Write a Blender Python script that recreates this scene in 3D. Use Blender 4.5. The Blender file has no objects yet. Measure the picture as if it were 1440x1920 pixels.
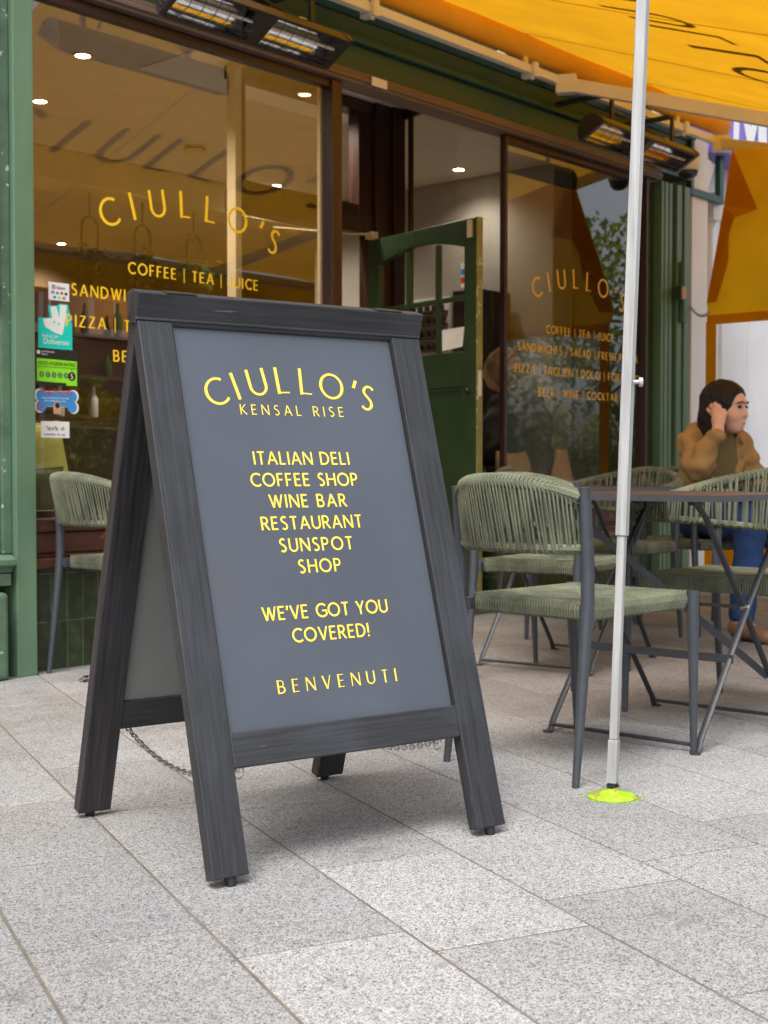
import bpy, bmesh, math, random
import numpy as np
from mathutils import Vector, Matrix
random.seed(7); np.random.seed(7)
R = math.radians
S = bpy.context.scene
COL = S.collection

# ---------------------------------------------------------------- camera
cam = bpy.data.cameras.new('camera'); co = bpy.data.objects.new('camera', cam); COL.objects.link(co)
S.camera = co
YAW = R(41.045); PIT = math.atan(80/2560)
fwd = Vector((math.cos(YAW)*math.cos(PIT), math.sin(YAW)*math.cos(PIT), -math.sin(PIT)))
co.location = (0, 0, .79)
co.rotation_euler = fwd.to_track_quat('-Z', 'Y').to_euler()
cam.sensor_fit = 'VERTICAL'; cam.sensor_height = 36; cam.sensor_width = 27; cam.lens = 48.0
cam.clip_start = .05; cam.clip_end = 500
cam.dof.use_dof = True; cam.dof.focus_distance = 2.95; cam.dof.aperture_fstop = 7.5
# ---------------------------------------------------------------- light
SUN_EL, SUN_AZ = R(60), R(-158)          # azimuth of the sun measured from +X, anticlockwise
W = bpy.data.worlds.new('World'); S.world = W; W.use_nodes = True
nt = W.node_tree; bg = nt.nodes['Background']
sky = nt.nodes.new('ShaderNodeTexSky'); sky.sky_type = 'NISHITA'; sky.sun_disc = False
sky.sun_elevation = SUN_EL; sky.sun_rotation = R(90) - SUN_AZ
sky.dust_density = 4; sky.air_density = 1.0; sky.ozone_density = 1.0
hs = nt.nodes.new('ShaderNodeHueSaturation'); hs.inputs['Saturation'].default_value = .34
nt.links.new(sky.outputs[0], hs.inputs['Color']); nt.links.new(hs.outputs[0], bg.inputs[0])
bg.inputs[1].default_value = .15
sl = bpy.data.lights.new('sun', 'SUN'); so = bpy.data.objects.new('sun', sl); COL.objects.link(so)
sl.energy = 1.25; sl.angle = R(26); sl.color = (1, .97, .93)
sd = Vector((math.cos(SUN_AZ)*math.cos(SUN_EL), math.sin(SUN_AZ)*math.cos(SUN_EL), math.sin(SUN_EL)))
so.rotation_euler = sd.to_track_quat('Z', 'Y').to_euler()
S.view_settings.view_transform = 'Standard'; S.view_settings.look = 'None'
S.view_settings.exposure = 1.1; S.view_settings.gamma = 1
S.render.engine = 'CYCLES'
S.cycles.use_denoising = True
S.cycles.max_bounces = 10; S.cycles.transparent_max_bounces = 16; S.cycles.glossy_bounces = 5
S.cycles.transmission_bounces = 6; S.cycles.diffuse_bounces = 4
S.cycles.sample_clamp_indirect = 6; S.cycles.caustics_reflective = False; S.cycles.caustics_refractive = False

# ---------------------------------------------------------------- mesh helpers
def s2l(c):
    return tuple((x/12.92 if x <= .04045 else ((x+.055)/1.055)**2.4) for x in [v/255 for v in c])

class MB:
    def __init__(self): self.v = []; self.f = []; self.T = None
    def add(self, vs, fs):
        b = len(self.v)
        if self.T is not None: vs = [tuple(self.T @ Vector(p)) for p in vs]
        self.v += [tuple(p) for p in vs]; self.f += [tuple(i+b for i in f) for f in fs]; return self
    def box(self, x0, x1, y0, y1, z0, z1):
        vs = [(x, y, z) for z in (z0, z1) for y in (y0, y1) for x in (x0, x1)]
        return self.add(vs, [(0,2,3,1), (4,5,7,6), (0,1,5,4), (2,6,7,3), (0,4,6,2), (1,3,7,5)])
    def prism(self, poly, d):                    # poly: 3-D points of one planar face, d: extrusion vector
        n = len(poly); d = Vector(d)
        vs = [tuple(p) for p in poly] + [tuple(Vector(p)+d) for p in poly]
        return self.add(vs, [tuple(range(n))[::-1], tuple(range(n, 2*n))] + [(i, (i+1) % n, n+(i+1) % n, n+i) for i in range(n)])
    def tube(self, pts, r, n=8, closed=False, caps=True, flat=None):
        P = [Vector(p) for p in pts]; m = len(P)
        rs = r if isinstance(r, (list, tuple)) else [r]*m
        vs = []; up = None
        for i in range(m):
            if closed: t = P[(i+1) % m]-P[i-1]
            else: t = P[min(i+1, m-1)]-P[max(i-1, 0)]
            t.normalize()
            if up is None:
                up = Vector((0, 0, 1)) if abs(t.z) < .9 else Vector((1, 0, 0))
            a = (up - t*up.dot(t)).normalized(); up = a; b = t.cross(a)
            for k in range(n):
                q = 2*math.pi*k/n + math.pi/n
                vs.append(P[i] + (a*math.cos(q)*(flat or 1) + b*math.sin(q))*rs[i])
        fs = []
        for i in range(m if closed else m-1):
            j = (i+1) % m
            for k in range(n):
                l = (k+1) % n
                fs.append((i*n+k, i*n+l, j*n+l, j*n+k))
        if caps and not closed: fs += [tuple(range(n))[::-1], tuple((m-1)*n+k for k in range(n))]
        return self.add(vs, fs)
    def bar(self, a, b, w, h, up=(0, 0, 1)):     # rectangular bar from a to b, w sideways, h along up
        a = Vector(a); b = Vector(b); t = (b-a).normalized(); up = Vector(up)
        if abs(t.dot(up)) > .98: up = Vector((1, 0, 0))
        u = (up - t*up.dot(t)).normalized(); s = t.cross(u)
        c = [s*w/2+u*h/2, -s*w/2+u*h/2, -s*w/2-u*h/2, s*w/2-u*h/2]
        return self.add([a+k for k in c]+[b+k for k in c], [(0,1,2,3)[::-1], (4,5,6,7)[::-1][::-1]] + [(i, (i+1) % 4, 4+(i+1) % 4, 4+i) for i in range(4)])
    def lathe(self, prof, c=(0, 0, 0), n=24, axis='z', ring=False):
        vs = []
        for r, z in prof:
            for k in range(n):
                q = 2*math.pi*k/n; x, y = r*math.cos(q), r*math.sin(q)
                p = {'z': (x, y, z), 'y': (x, z, y), 'x': (z, x, y)}[axis]
                vs.append((p[0]+c[0], p[1]+c[1], p[2]+c[2]))
        m = len(prof)
        if ring: return self.add(vs, [(i*n+k, i*n+(k+1) % n, ((i+1) % m)*n+(k+1) % n, ((i+1) % m)*n+k) for i in range(m) for k in range(n)])
        fs = [(i*n+k, i*n+(k+1) % n, (i+1)*n+(k+1) % n, (i+1)*n+k) for i in range(m-1) for k in range(n)]
        fs += [tuple(range(n))[::-1], tuple((m-1)*n+k for k in range(n))]
        return self.add(vs, fs)
    def build(self, name, mat, parent=None, smooth=False, bevel=0, segs=2, loc=None, rot=None):
        me = bpy.data.meshes.new(name); me.from_pydata(self.v, [], self.f)
        bm = bmesh.new(); bm.from_mesh(me); bmesh.ops.recalc_face_normals(bm, faces=bm.faces); bm.to_mesh(me); bm.free()
        for m in (mat if isinstance(mat, list) else [mat]): me.materials.append(m)
        o = bpy.data.objects.new(name, me); COL.objects.link(o)
        if parent: o.parent = parent
        if loc is not None: o.location = loc
        if rot is not None: o.rotation_euler = rot
        if smooth:
            me.polygons.foreach_set('use_smooth', [True]*len(me.polygons))
            try: me.set_sharp_from_angle(angle=R(40))
            except Exception: pass
        if bevel:
            b = o.modifiers.new('bevel', 'BEVEL'); b.width = bevel; b.segments = segs; b.limit_method = 'ANGLE'; b.angle_limit = R(40)
        return o

def tag(o, label=None, cat=None, group=None, kind=None):
    if label: o['label'] = label
    if cat: o['category'] = cat
    if group: o['group'] = group
    if kind: o['kind'] = kind
    return o
def empty(name, loc=(0, 0, 0), rz=0, label=None, cat=None, group=None):
    o = bpy.data.objects.new(name, None); COL.objects.link(o); o.location = loc; o.rotation_euler = (0, 0, rz)
    o.empty_display_size = .1
    return tag(o, label, cat, group)
def copy_tree(o, parent=None):
    c = o.copy(); COL.objects.link(c)
    if parent: c.parent = parent
    for ch in list(o.children): copy_tree(ch, c)
    return c

# ---------------------------------------------------------------- materials
def nodes(name):
    m = bpy.data.materials.new(name); m.use_nodes = True
    t = m.node_tree; return m, t, t.nodes['Principled BSDF']
def N(t, typ, **kw):
    n = t.nodes.new('ShaderNode'+typ)
    for k, v in kw.items():
        if k in n.inputs: n.inputs[k].default_value = v
        else: setattr(n, k, v)
    return n
def ramp(t, stops):
    r = t.nodes.new('ShaderNodeValToRGB'); e = r.color_ramp.elements
    while len(e) > 2: e.remove(e[-1])
    for i, (p, c) in enumerate(stops):
        if i > 1: e.new(p)
        e[i].position = p; e[i].color = (c[0], c[1], c[2], 1) if isinstance(c, (tuple, list)) else (c, c, c, 1)
    return r
def pm(name, c, rough=.5, metal=0, var=.18, vs=6, bump=0, bs=120, stretch=(1, 1, 1), rv=.1, spec=.5, grain=None, chips=None):
    m, t, p = nodes(name)
    tc = N(t, 'TexCoord'); mp = N(t, 'Mapping'); mp.inputs['Scale'].default_value = stretch
    t.links.new(tc.outputs['Object'], mp.inputs[0])
    n = N(t, 'TexNoise', Scale=vs, Detail=6, Roughness=.6); t.links.new(mp.outputs[0], n.inputs['Vector'])
    lo = tuple(x*(1-var) for x in c); hi = tuple(min(1, x*(1+var)) for x in c)
    r = ramp(t, [(.3, lo), (.7, hi)]); t.links.new(n.outputs[0], r.inputs[0])
    out = r.outputs[0]
    if chips:                                     # (scale, threshold, colour) worn spots
        v = N(t, 'TexNoise', Scale=chips[0], Detail=3); t.links.new(tc.outputs['Object'], v.inputs['Vector'])
        cr = ramp(t, [(chips[1], 0), (chips[1]+.02, 1)]); t.links.new(v.outputs[0], cr.inputs[0])
        mx = N(t, 'Mix', data_type='RGBA'); t.links.new(cr.outputs[0], mx.inputs[0]); t.links.new(out, mx.inputs[6]); mx.inputs[7].default_value = (*chips[2], 1)
        out = mx.outputs[2]
    t.links.new(out, p.inputs['Base Color'])
    p.inputs['Metallic'].default_value = metal; p.inputs['Specular IOR Level'].default_value = spec
    rr = N(t, 'MapRange'); rr.inputs[3].default_value = max(.02, rough-rv); rr.inputs[4].default_value = min(1, rough+rv)
    t.links.new(n.outputs[0], rr.inputs[0]); t.links.new(rr.outputs[0], p.inputs['Roughness'])
    if bump:
        b = N(t, 'Bump', Strength=bump, Distance=.004); n2 = N(t, 'TexNoise', Scale=bs, Detail=4); t.links.new(mp.outputs[0], n2.inputs['Vector'])
        t.links.new(n2.outputs[0], b.inputs['Height']); t.links.new(b.outputs[0], p.inputs['Normal'])
    return m
def emis(name, c, s):
    m, t, p = nodes(name); p.inputs['Base Color'].default_value = (*c, 1); p.inputs['Emission Color'].default_value = (*c, 1); p.inputs['Emission Strength'].default_value = s
    return m

M = {}
SAGE = s2l((92, 121, 95))
M['sage'] = pm('sage_paint', SAGE, .42, var=.16, vs=4, bump=.22, bs=45, stretch=(1, 1, .3), chips=(17, .74, (.42, .47, .42)))
M['sage_rough'] = pm('old_sage_paint', tuple(x*.8 for x in SAGE), .55, var=.25, vs=9, bump=.5, bs=26, chips=(30, .68, (.45, .5, .46)))
M['fascia'] = pm('fascia_green', s2l((26, 72, 64)), .4, var=.15, vs=3, bump=.1, bs=25, stretch=(.2, 1, 1))
M['door_green'] = pm('door_green_gloss', s2l((46, 66, 42)), .33, var=.15, vs=4, bump=.06, bs=20)
M['door_edge'] = pm('door_edge_olive', s2l((140, 138, 84)), .5, var=.2, vs=12, chips=(22, .62, (.5, .5, .4)))
M['timber'] = pm('dark_timber', s2l((78, 46, 36)), .4, var=.4, vs=5, stretch=(.35, 1, 6), bump=.15, bs=30, chips=(14, .66, s2l((140, 78, 52))))
M['timber_v'] = pm('dark_timber_upright', s2l((58, 34, 26)), .38, var=.4, vs=6, stretch=(6, 6, .3), bump=.15, bs=30)
M['lintel'] = pm('weathered_lintel', s2l((108, 90, 80)), .5, var=.25, vs=4, stretch=(.3, 3, 3), bump=.1, bs=40)
M['cream'] = pm('cream_paint', s2l((214, 196, 160)), .5, var=.06)
M['white_wall'] = pm('white_render', (.84, .85, .86), .6, var=.06, vs=2, bump=.08, bs=60)
M['ceil'] = pm('warm_ceiling', (.62, .58, .52), .7, var=.06)
M['int_wall'] = pm('tan_wall', (.20, .13, .07), .7, var=.08, vs=1.5)
M['int_pale'] = pm('pale_wall', (.36, .34, .31), .7, var=.06)
M['int_dark'] = pm('dark_counter', (.035, .027, .022), .5, var=.3)
M['int_floor'] = pm('shop_floor', (.42, .32, .22), .5, var=.2)
M['canvas_roll'] = pm('rolled_canvas', (.80, .40, .02), .8, var=.06)
M['ochre'] = pm('ochre_panel', (.26, .11, .015), .6, var=.1)
M['black_metal'] = pm('black_metal', (.018, .018, .02), .4, var=.3, vs=20)
M['heater_case'] = pm('heater_casing', (.028, .022, .02), .38, var=.3, vs=14)
M['chrome'] = pm('polished_reflector', (.85, .84, .82), .12, 1, var=.08, vs=30, bump=.35, bs=24)
M['steel'] = pm('galvanised_steel', (.5, .5, .5), .35, 1, var=.15, vs=40)
M['pole'] = pm('white_aluminium', (.39, .395, .39), .36, .2, var=.22, vs=14, stretch=(6, 6, .25), chips=(26, .70, (.42, .43, .45)))
M['awn_metal'] = pm('ivory_metal', s2l((226, 222, 214)), .4, var=.06)
M['charcoal'] = pm('charcoal_powdercoat', s2l((60, 64, 70)), .42, var=.1, vs=30, bump=.06, bs=600, chips=(120, .78, (.25, .26, .28)))
M['tbl_leg'] = pm('dark_steel', s2l((50, 52, 57)), .5, 0, var=.15, vs=30)
M['tbl_top'] = pm('brown_table_top', s2l((66, 50, 45)), .4, var=.15, vs=12, stretch=(1, 5, 1))
M['tbl_edge'] = pm('grey_table_rim', s2l((72, 72, 76)), .4, .1, var=.1)
M['rubber'] = pm('black_rubber', (.012, .012, .013), .6, var=.2)
M['vinyl'] = pm('yellow_vinyl', s2l((246, 200, 36)), .45, var=.03)
M['vinyl_board'] = pm('pale_yellow_vinyl', s2l((250, 216, 76)), .5, var=.03)
M['awn_ink'] = pm('awning_print', (.05, .04, .03), .7)
M['paper'] = pm('white_paper', (.78, .78, .76), .6, var=.04)
M['teal'] = pm('turquoise_vinyl', s2l((0, 204, 188)), .5, var=.03)
M['lime'] = pm('lime_vinyl', s2l((140, 226, 36)), .5, var=.03)
M['ink'] = pm('black_ink', (.015, .016, .015), .5)
M['blue'] = pm('blue_vinyl', s2l((58, 140, 206)), .5, var=.06)
M['red'] = pm('red_vinyl', s2l((196, 60, 50)), .5)
M['green_cush'] = pm('olive_cushion', s2l((206, 204, 112)), .9, var=.15, vs=5, bump=.3, bs=300)
M['dark_cush'] = pm('dark_cushion', s2l((86, 92, 52)), .9, var=.2, vs=5, bump=.3, bs=300)
M['beige_cush'] = pm('beige_cushion', s2l((182, 160, 130)), .9, var=.12, vs=5, bump=.3, bs=300)
M['brick'] = None
def wood(name, stretch, cols=((27, 27, 30), (41, 42, 45), (53, 55, 60)), wear=.22):
    m, t, p = nodes(name)
    tc = N(t, 'TexCoord'); mp = N(t, 'Mapping'); mp.inputs['Scale'].default_value = stretch
    t.links.new(tc.outputs['Object'], mp.inputs[0])
    oi = N(t, 'ObjectInfo'); ad = N(t, 'VectorMath', operation='ADD'); t.links.new(mp.outputs[0], ad.inputs[0]); t.links.new(oi.outputs['Location'], ad.inputs[1])
    n = N(t, 'TexNoise', Scale=5, Detail=9, Roughness=.7, Distortion=.15); t.links.new(ad.outputs[0], n.inputs['Vector'])
    n3 = N(t, 'TexNoise', Scale=3.2, Detail=4, Roughness=.6); t.links.new(tc.outputs['Object'], n3.inputs['Vector'])
    r = ramp(t, [(.32, s2l(cols[0])), (.5, s2l(cols[1])), (.70, s2l(cols[2]))])
    t.links.new(n.outputs[0], r.inputs[0])
    r3 = ramp(t, [(.45, .0), (.8, wear)]); t.links.new(n3.outputs[0], r3.inputs[0])
    mx = N(t, 'Mix', data_type='RGBA'); t.links.new(r3.outputs[0], mx.inputs[0]); t.links.new(r.outputs[0], mx.inputs[6]); mx.inputs[7].default_value = (*s2l((92, 97, 106)), 1)
    # scratches
    v = N(t, 'TexNoise', Scale=70, Detail=2); mp2 = N(t, 'Mapping'); mp2.inputs['Scale'].default_value = tuple(x*.06+.1 for x in stretch); t.links.new(tc.outputs['Object'], mp2.inputs[0]); t.links.new(mp2.outputs[0], v.inputs['Vector'])
    rs = ramp(t, [(.74, 0), (.80, .4)]); t.links.new(v.outputs[0], rs.inputs[0])
    mx2 = N(t, 'Mix', data_type='RGBA'); t.links.new(rs.outputs[0], mx2.inputs[0]); t.links.new(mx.outputs[2], mx2.inputs[6]); mx2.inputs[7].default_value = (*s2l((140, 142, 148)), 1)
    t.links.new(mx2.outputs[2], p.inputs['Base Color']); p.inputs['Roughness'].default_value = .5
    b = N(t, 'Bump', Strength=.22, Distance=.002); t.links.new(n.outputs[0], b.inputs['Height']); t.links.new(b.outputs[0], p.inputs['Normal'])
    return m
M['wood_in'] = wood('black_stained_wood_inside', (20, .7, 20), ((22, 20, 22), (40, 38, 41), (62, 60, 64)), .05); M['wood_v'] = wood('black_stained_wood_upright', (26, .8, 26)); M['wood_h'] = wood('black_stained_wood_level', (.8, 26, 26))
def rope_mat():
    m, t, p = nodes('olive_rope')
    tc = N(t, 'TexCoord'); n = N(t, 'TexNoise', Scale=14, Detail=4); t.links.new(tc.outputs['Object'], n.inputs['Vector'])
    n2 = N(t, 'TexNoise', Scale=420, Detail=2); t.links.new(tc.outputs['Object'], n2.inputs['Vector'])
    r = ramp(t, [(.25, s2l((88, 92, 73))), (.75, s2l((132, 136, 111)))]); t.links.new(n.outputs[0], r.inputs[0])
    r2 = ramp(t, [(.35, .62), (.65, 1.1)]); t.links.new(n2.outputs[0], r2.inputs[0])
    mx = N(t, 'Mix', data_type='RGBA', blend_type='MULTIPLY'); mx.inputs[0].default_value = 1
    t.links.new(r.outputs[0], mx.inputs[6]); t.links.new(r2.outputs[0], mx.inputs[7]); t.links.new(mx.outputs[2], p.inputs['Base Color'])
    p.inputs['Roughness'].default_value = .85
    b = N(t, 'Bump', Strength=.5, Distance=.002); t.links.new(n2.outputs[0], b.inputs['Height']); t.links.new(b.outputs[0], p.inputs['Normal'])
    return m
M['rope'] = rope_mat()
def glass_mat(name, ior=1.5, tint=(1, 1, 1), wob=0):
    m, t, p = nodes(name); t.nodes.remove(p)
    tr = N(t, 'BsdfTransparent'); tr.inputs[0].default_value = (*tint, 1)
    gl = N(t, 'BsdfGlossy'); gl.inputs['Roughness'].default_value = .0; gl.inputs[0].default_value = (1, 1, 1, 1)
    fr = N(t, 'Fresnel', IOR=ior); ge = N(t, 'NewGeometry'); inv = N(t, 'Math', operation='SUBTRACT'); inv.inputs[0].default_value = 1; t.links.new(ge.outputs['Backfacing'], inv.inputs[1]); ml = N(t, 'Math', operation='MULTIPLY'); t.links.new(fr.outputs[0], ml.inputs[0]); t.links.new(inv.outputs[0], ml.inputs[1]); mx = N(t, 'MixShader'); t.links.new(ml.outputs[0], mx.inputs[0]); t.links.new(tr.outputs[0], mx.inputs[1]); t.links.new(gl.outputs[0], mx.inputs[2])
    if wob:
        tc = N(t, 'TexCoord'); n = N(t, 'TexNoise', Scale=2.2, Detail=1); t.links.new(tc.outputs['Object'], n.inputs['Vector'])
        b = N(t, 'Bump', Strength=wob, Distance=.01); t.links.new(n.outputs[0], b.inputs['Height']); t.links.new(b.outputs[0], gl.inputs['Normal'])
    t.links.new(mx.outputs[0], t.nodes['Material Output'].inputs[0])
    return m
M['glass'] = glass_mat('shop_glass', 2.0, (.93, .93, .92), .04)
M['glass_thin'] = glass_mat('door_glass', 1.6)
def pvc():
    m, t, p = nodes('clear_vinyl_sheet'); t.nodes.remove(p)
    tr = N(t, 'BsdfTransparent'); tr.inputs[0].default_value = (.97, .97, .98, 1)
    gl = N(t, 'BsdfGlossy'); gl.inputs['Roughness'].default_value = .08
    df = N(t, 'BsdfTranslucent'); df.inputs[0].default_value = (.95, .96, .97, 1)
    fr = N(t, 'Fresnel', IOR=1.5); m1 = N(t, 'MixShader'); m1.inputs[0].default_value = .07; t.links.new(tr.outputs[0], m1.inputs[1]); t.links.new(df.outputs[0], m1.inputs[2])
    mx = N(t, 'MixShader'); t.links.new(fr.outputs[0], mx.inputs[0]); t.links.new(m1.outputs[0], mx.inputs[1]); t.links.new(gl.outputs[0], mx.inputs[2])
    tc = N(t, 'TexCoord'); mp = N(t, 'Mapping'); mp.inputs['Scale'].default_value = (1, 5, .5); t.links.new(tc.outputs['Object'], mp.inputs[0])
    n = N(t, 'TexNoise', Scale=3, Detail=3); t.links.new(mp.outputs[0], n.inputs['Vector']); b = N(t, 'Bump', Strength=.8, Distance=.03); t.links.new(n.outputs[0], b.inputs['Height']); t.links.new(b.outputs[0], gl.inputs['Normal'])
    t.links.new(mx.outputs[0], t.nodes['Material Output'].inputs[0]); return m
M['pvc'] = pvc()
def fabric(name, c, tc_, seam=0):
    m, t, p = nodes(name); t.nodes.remove(p)
    d = N(t, 'BsdfDiffuse'); tl = N(t, 'BsdfTranslucent'); mx = N(t, 'MixShader'); mx.inputs[0].default_value = .55
    tc = N(t, 'TexCoord'); n = N(t, 'TexNoise', Scale=3, Detail=5); t.links.new(tc.outputs['Object'], n.inputs['Vector'])
    for node, col in ((d, c), (tl, tc_)):
        r = ramp(t, [(.3, tuple(x*.82 for x in col)), (.7, col)]); t.links.new(n.outputs[0], r.inputs[0]); t.links.new(r.outputs[0], node.inputs[0])
    w = N(t, 'TexNoise', Scale=600, Detail=1); t.links.new(tc.outputs['Object'], w.inputs['Vector']); b = N(t, 'Bump', Strength=.15, Distance=.001); t.links.new(w.outputs[0], b.inputs['Height'])
    t.links.new(b.outputs[0], d.inputs['Normal'])
    t.links.new(d.outputs[0], mx.inputs[1]); t.links.new(tl.outputs[0], mx.inputs[2]); t.links.new(mx.outputs[0], t.nodes['Material Output'].inputs[0]); return m
M['awning'] = fabric('yellow_awning_canvas', (.72, .35, .014), (.66, .315, .011))
M['curtain'] = fabric('orange_side_canvas', (.86, .47, .012), (.90, .50, .012))
def granite():
    m, t, p = nodes('granite_slab')
    tc = N(t, 'TexCoord'); ob = tc.outputs['Object']
    at = N(t, 'Attribute', attribute_name='tone'); 
    n1 = N(t, 'TexVoronoi', Scale=420); t.links.new(ob, n1.inputs['Vector'])
    n2 = N(t, 'TexVoronoi', Scale=150); t.links.new(ob, n2.inputs['Vector'])
    n3 = N(t, 'TexNoise', Scale=2.0, Detail=6, Roughness=.6); t.links.new(ob, n3.inputs['Vector'])
    r1 = ramp(t, [(.05, (.07, .07, .072)), (.22, (.205, .205, .204)), (.5, (.295, .294, .293)), (.9, (.405, .404, .402))]); sp_ = N(t, 'SeparateColor'); t.links.new(n1.outputs['Color'], sp_.inputs[0]); t.links.new(sp_.outputs[0], r1.inputs[0])
    r2 = ramp(t, [(.1, .5), (.4, 1)]); t.links.new(n2.outputs['Color'], r2.inputs[0])
    mx = N(t, 'Mix', data_type='RGBA', blend_type='MULTIPLY'); mx.inputs[0].default_value = .55; t.links.new(r1.outputs[0], mx.inputs[6]); t.links.new(r2.outputs[0], mx.inputs[7])
    r3 = ramp(t, [(.25, (.82, .81, .80)), (.65, (1, 1, 1))]); t.links.new(n3.outputs[0], r3.inputs[0])
    m2 = N(t, 'Mix', data_type='RGBA', blend_type='MULTIPLY'); m2.inputs[0].default_value = 1; t.links.new(mx.outputs[2], m2.inputs[6]); t.links.new(r3.outputs[0], m2.inputs[7])
    m3 = N(t, 'Mix', data_type='RGBA', blend_type='MULTIPLY'); m3.inputs[0].default_value = 1; t.links.new(m2.outputs[2], m3.inputs[6]); t.links.new(at.outputs['Color'], m3.inputs[7])
    # spilt stains and trodden dirt
    n4 = N(t, 'TexNoise', Scale=5.5, Detail=5, Roughness=.7); t.links.new(ob, n4.inputs['Vector']); r4 = ramp(t, [(.60, 0), (.70, .38)]); t.links.new(n4.outputs[0], r4.inputs[0])
    m4 = N(t, 'Mix', data_type='RGBA'); t.links.new(r4.outputs[0], m4.inputs[0]); t.links.new(m3.outputs[2], m4.inputs[6]); m4.inputs[7].default_value = (.11, .09, .075, 1)
    # blotchy food dirt round the tables, plus the awning's shade painted into the colour
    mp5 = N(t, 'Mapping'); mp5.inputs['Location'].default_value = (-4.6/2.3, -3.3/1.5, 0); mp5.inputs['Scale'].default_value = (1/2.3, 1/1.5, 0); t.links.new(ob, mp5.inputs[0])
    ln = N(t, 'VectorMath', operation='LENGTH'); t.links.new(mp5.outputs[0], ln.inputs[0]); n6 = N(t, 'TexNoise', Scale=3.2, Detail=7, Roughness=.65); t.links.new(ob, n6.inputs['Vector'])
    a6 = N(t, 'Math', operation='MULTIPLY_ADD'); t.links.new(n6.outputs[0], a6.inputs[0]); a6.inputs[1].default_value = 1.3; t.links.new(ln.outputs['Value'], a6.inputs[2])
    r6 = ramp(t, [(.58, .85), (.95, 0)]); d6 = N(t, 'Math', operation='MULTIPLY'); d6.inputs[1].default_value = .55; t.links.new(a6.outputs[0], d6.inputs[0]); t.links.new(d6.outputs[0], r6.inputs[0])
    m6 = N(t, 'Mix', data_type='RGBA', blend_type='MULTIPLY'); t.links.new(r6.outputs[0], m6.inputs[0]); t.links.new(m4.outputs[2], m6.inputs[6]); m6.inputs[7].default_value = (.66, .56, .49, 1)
    # old chewing gum
    v7 = N(t, 'TexVoronoi', Scale=2.6); t.links.new(ob, v7.inputs['Vector']); r7 = ramp(t, [(.028, .7), (.04, 0)]); t.links.new(v7.outputs['Distance'], r7.inputs[0])
    m7 = N(t, 'Mix', data_type='RGBA'); t.links.new(r7.outputs[0], m7.inputs[0]); t.links.new(m6.outputs[2], m7.inputs[6]); m7.inputs[7].default_value = (.12, .115, .11, 1)
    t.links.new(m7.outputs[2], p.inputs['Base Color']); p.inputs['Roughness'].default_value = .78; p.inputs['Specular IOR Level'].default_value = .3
    b = N(t, 'Bump', Strength=.12, Distance=.001); t.links.new(sp_.outputs[1], b.inputs['Height']); t.links.new(b.outputs[0], p.inputs['Normal'])
    return m
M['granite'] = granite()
M['grout'] = pm('sand_joint', s2l((104, 97, 88)), .9, var=.3, vs=14)
M['asphalt'] = pm('asphalt', (.05, .05, .052), .85, var=.3, vs=60)
def brickmat():
    m, t, p = nodes('brown_brick')
    tc = N(t, 'TexCoord'); mp = N(t, 'Mapping'); mp.inputs['Rotation'].default_value = (R(90), 0, 0); t.links.new(tc.outputs['Object'], mp.inputs[0])
    b = N(t, 'TexBrick'); b.inputs['Scale'].default_value = 1; b.inputs['Brick Width'].default_value = .22; b.inputs['Row Height'].default_value = .075; b.inputs['Mortar Size'].default_value = .012
    b.inputs['Color1'].default_value = (.30, .17, .10, 1); b.inputs['Color2'].default_value = (.40, .26, .16, 1); b.inputs['Mortar'].default_value = (.35, .31, .26, 1)
    t.links.new(mp.outputs[0], b.inputs[0]); t.links.new(b.outputs[0], p.inputs['Base Color']); p.inputs['Roughness'].default_value = .85; return m
M['brick'] = brickmat()
def tilemat():
    m, t, p = nodes('dark_green_glazed_tile')
    tc = N(t, 'TexCoord'); mp = N(t, 'Mapping'); mp.inputs['Rotation'].default_value = (R(90), 0, 0); mp.inputs['Location'].default_value = (.012, 0, .03); t.links.new(tc.outputs['Object'], mp.inputs[0])
    b = N(t, 'TexBrick'); b.offset = 0; b.inputs['Scale'].default_value = 1; b.inputs['Brick Width'].default_value = .076; b.inputs['Row Height'].default_value = .19; b.inputs['Mortar Size'].default_value = .0022
    b.inputs['Color1'].default_value = (*s2l((44, 60, 40)), 1); b.inputs['Color2'].default_value = (*s2l((62, 76, 48)), 1); b.inputs['Mortar'].default_value = (*s2l((104, 112, 92)), 1)
    t.links.new(mp.outputs[0], b.inputs[0]); n = N(t, 'TexNoise', Scale=22, Detail=6); t.links.new(tc.outputs['Object'], n.inputs['Vector'])
    r = ramp(t, [(.3, .5), (.7, 1.25)]); t.links.new(n.outputs[0], r.inputs[0]); mx = N(t, 'Mix', data_type='RGBA', blend_type='MULTIPLY'); mx.inputs[0].default_value = 1
    t.links.new(b.outputs[0], mx.inputs[6]); t.links.new(r.outputs[0], mx.inputs[7]); t.links.new(mx.outputs[2], p.inputs['Base Color']); p.inputs['Roughness'].default_value = .3
    bp = N(t, 'Bump', Strength=.3, Distance=.003); t.links.new(n.outputs[0], bp.inputs['Height']); t.links.new(bp.outputs[0], p.inputs['Normal']); return m
M['tile'] = tilemat()
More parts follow.
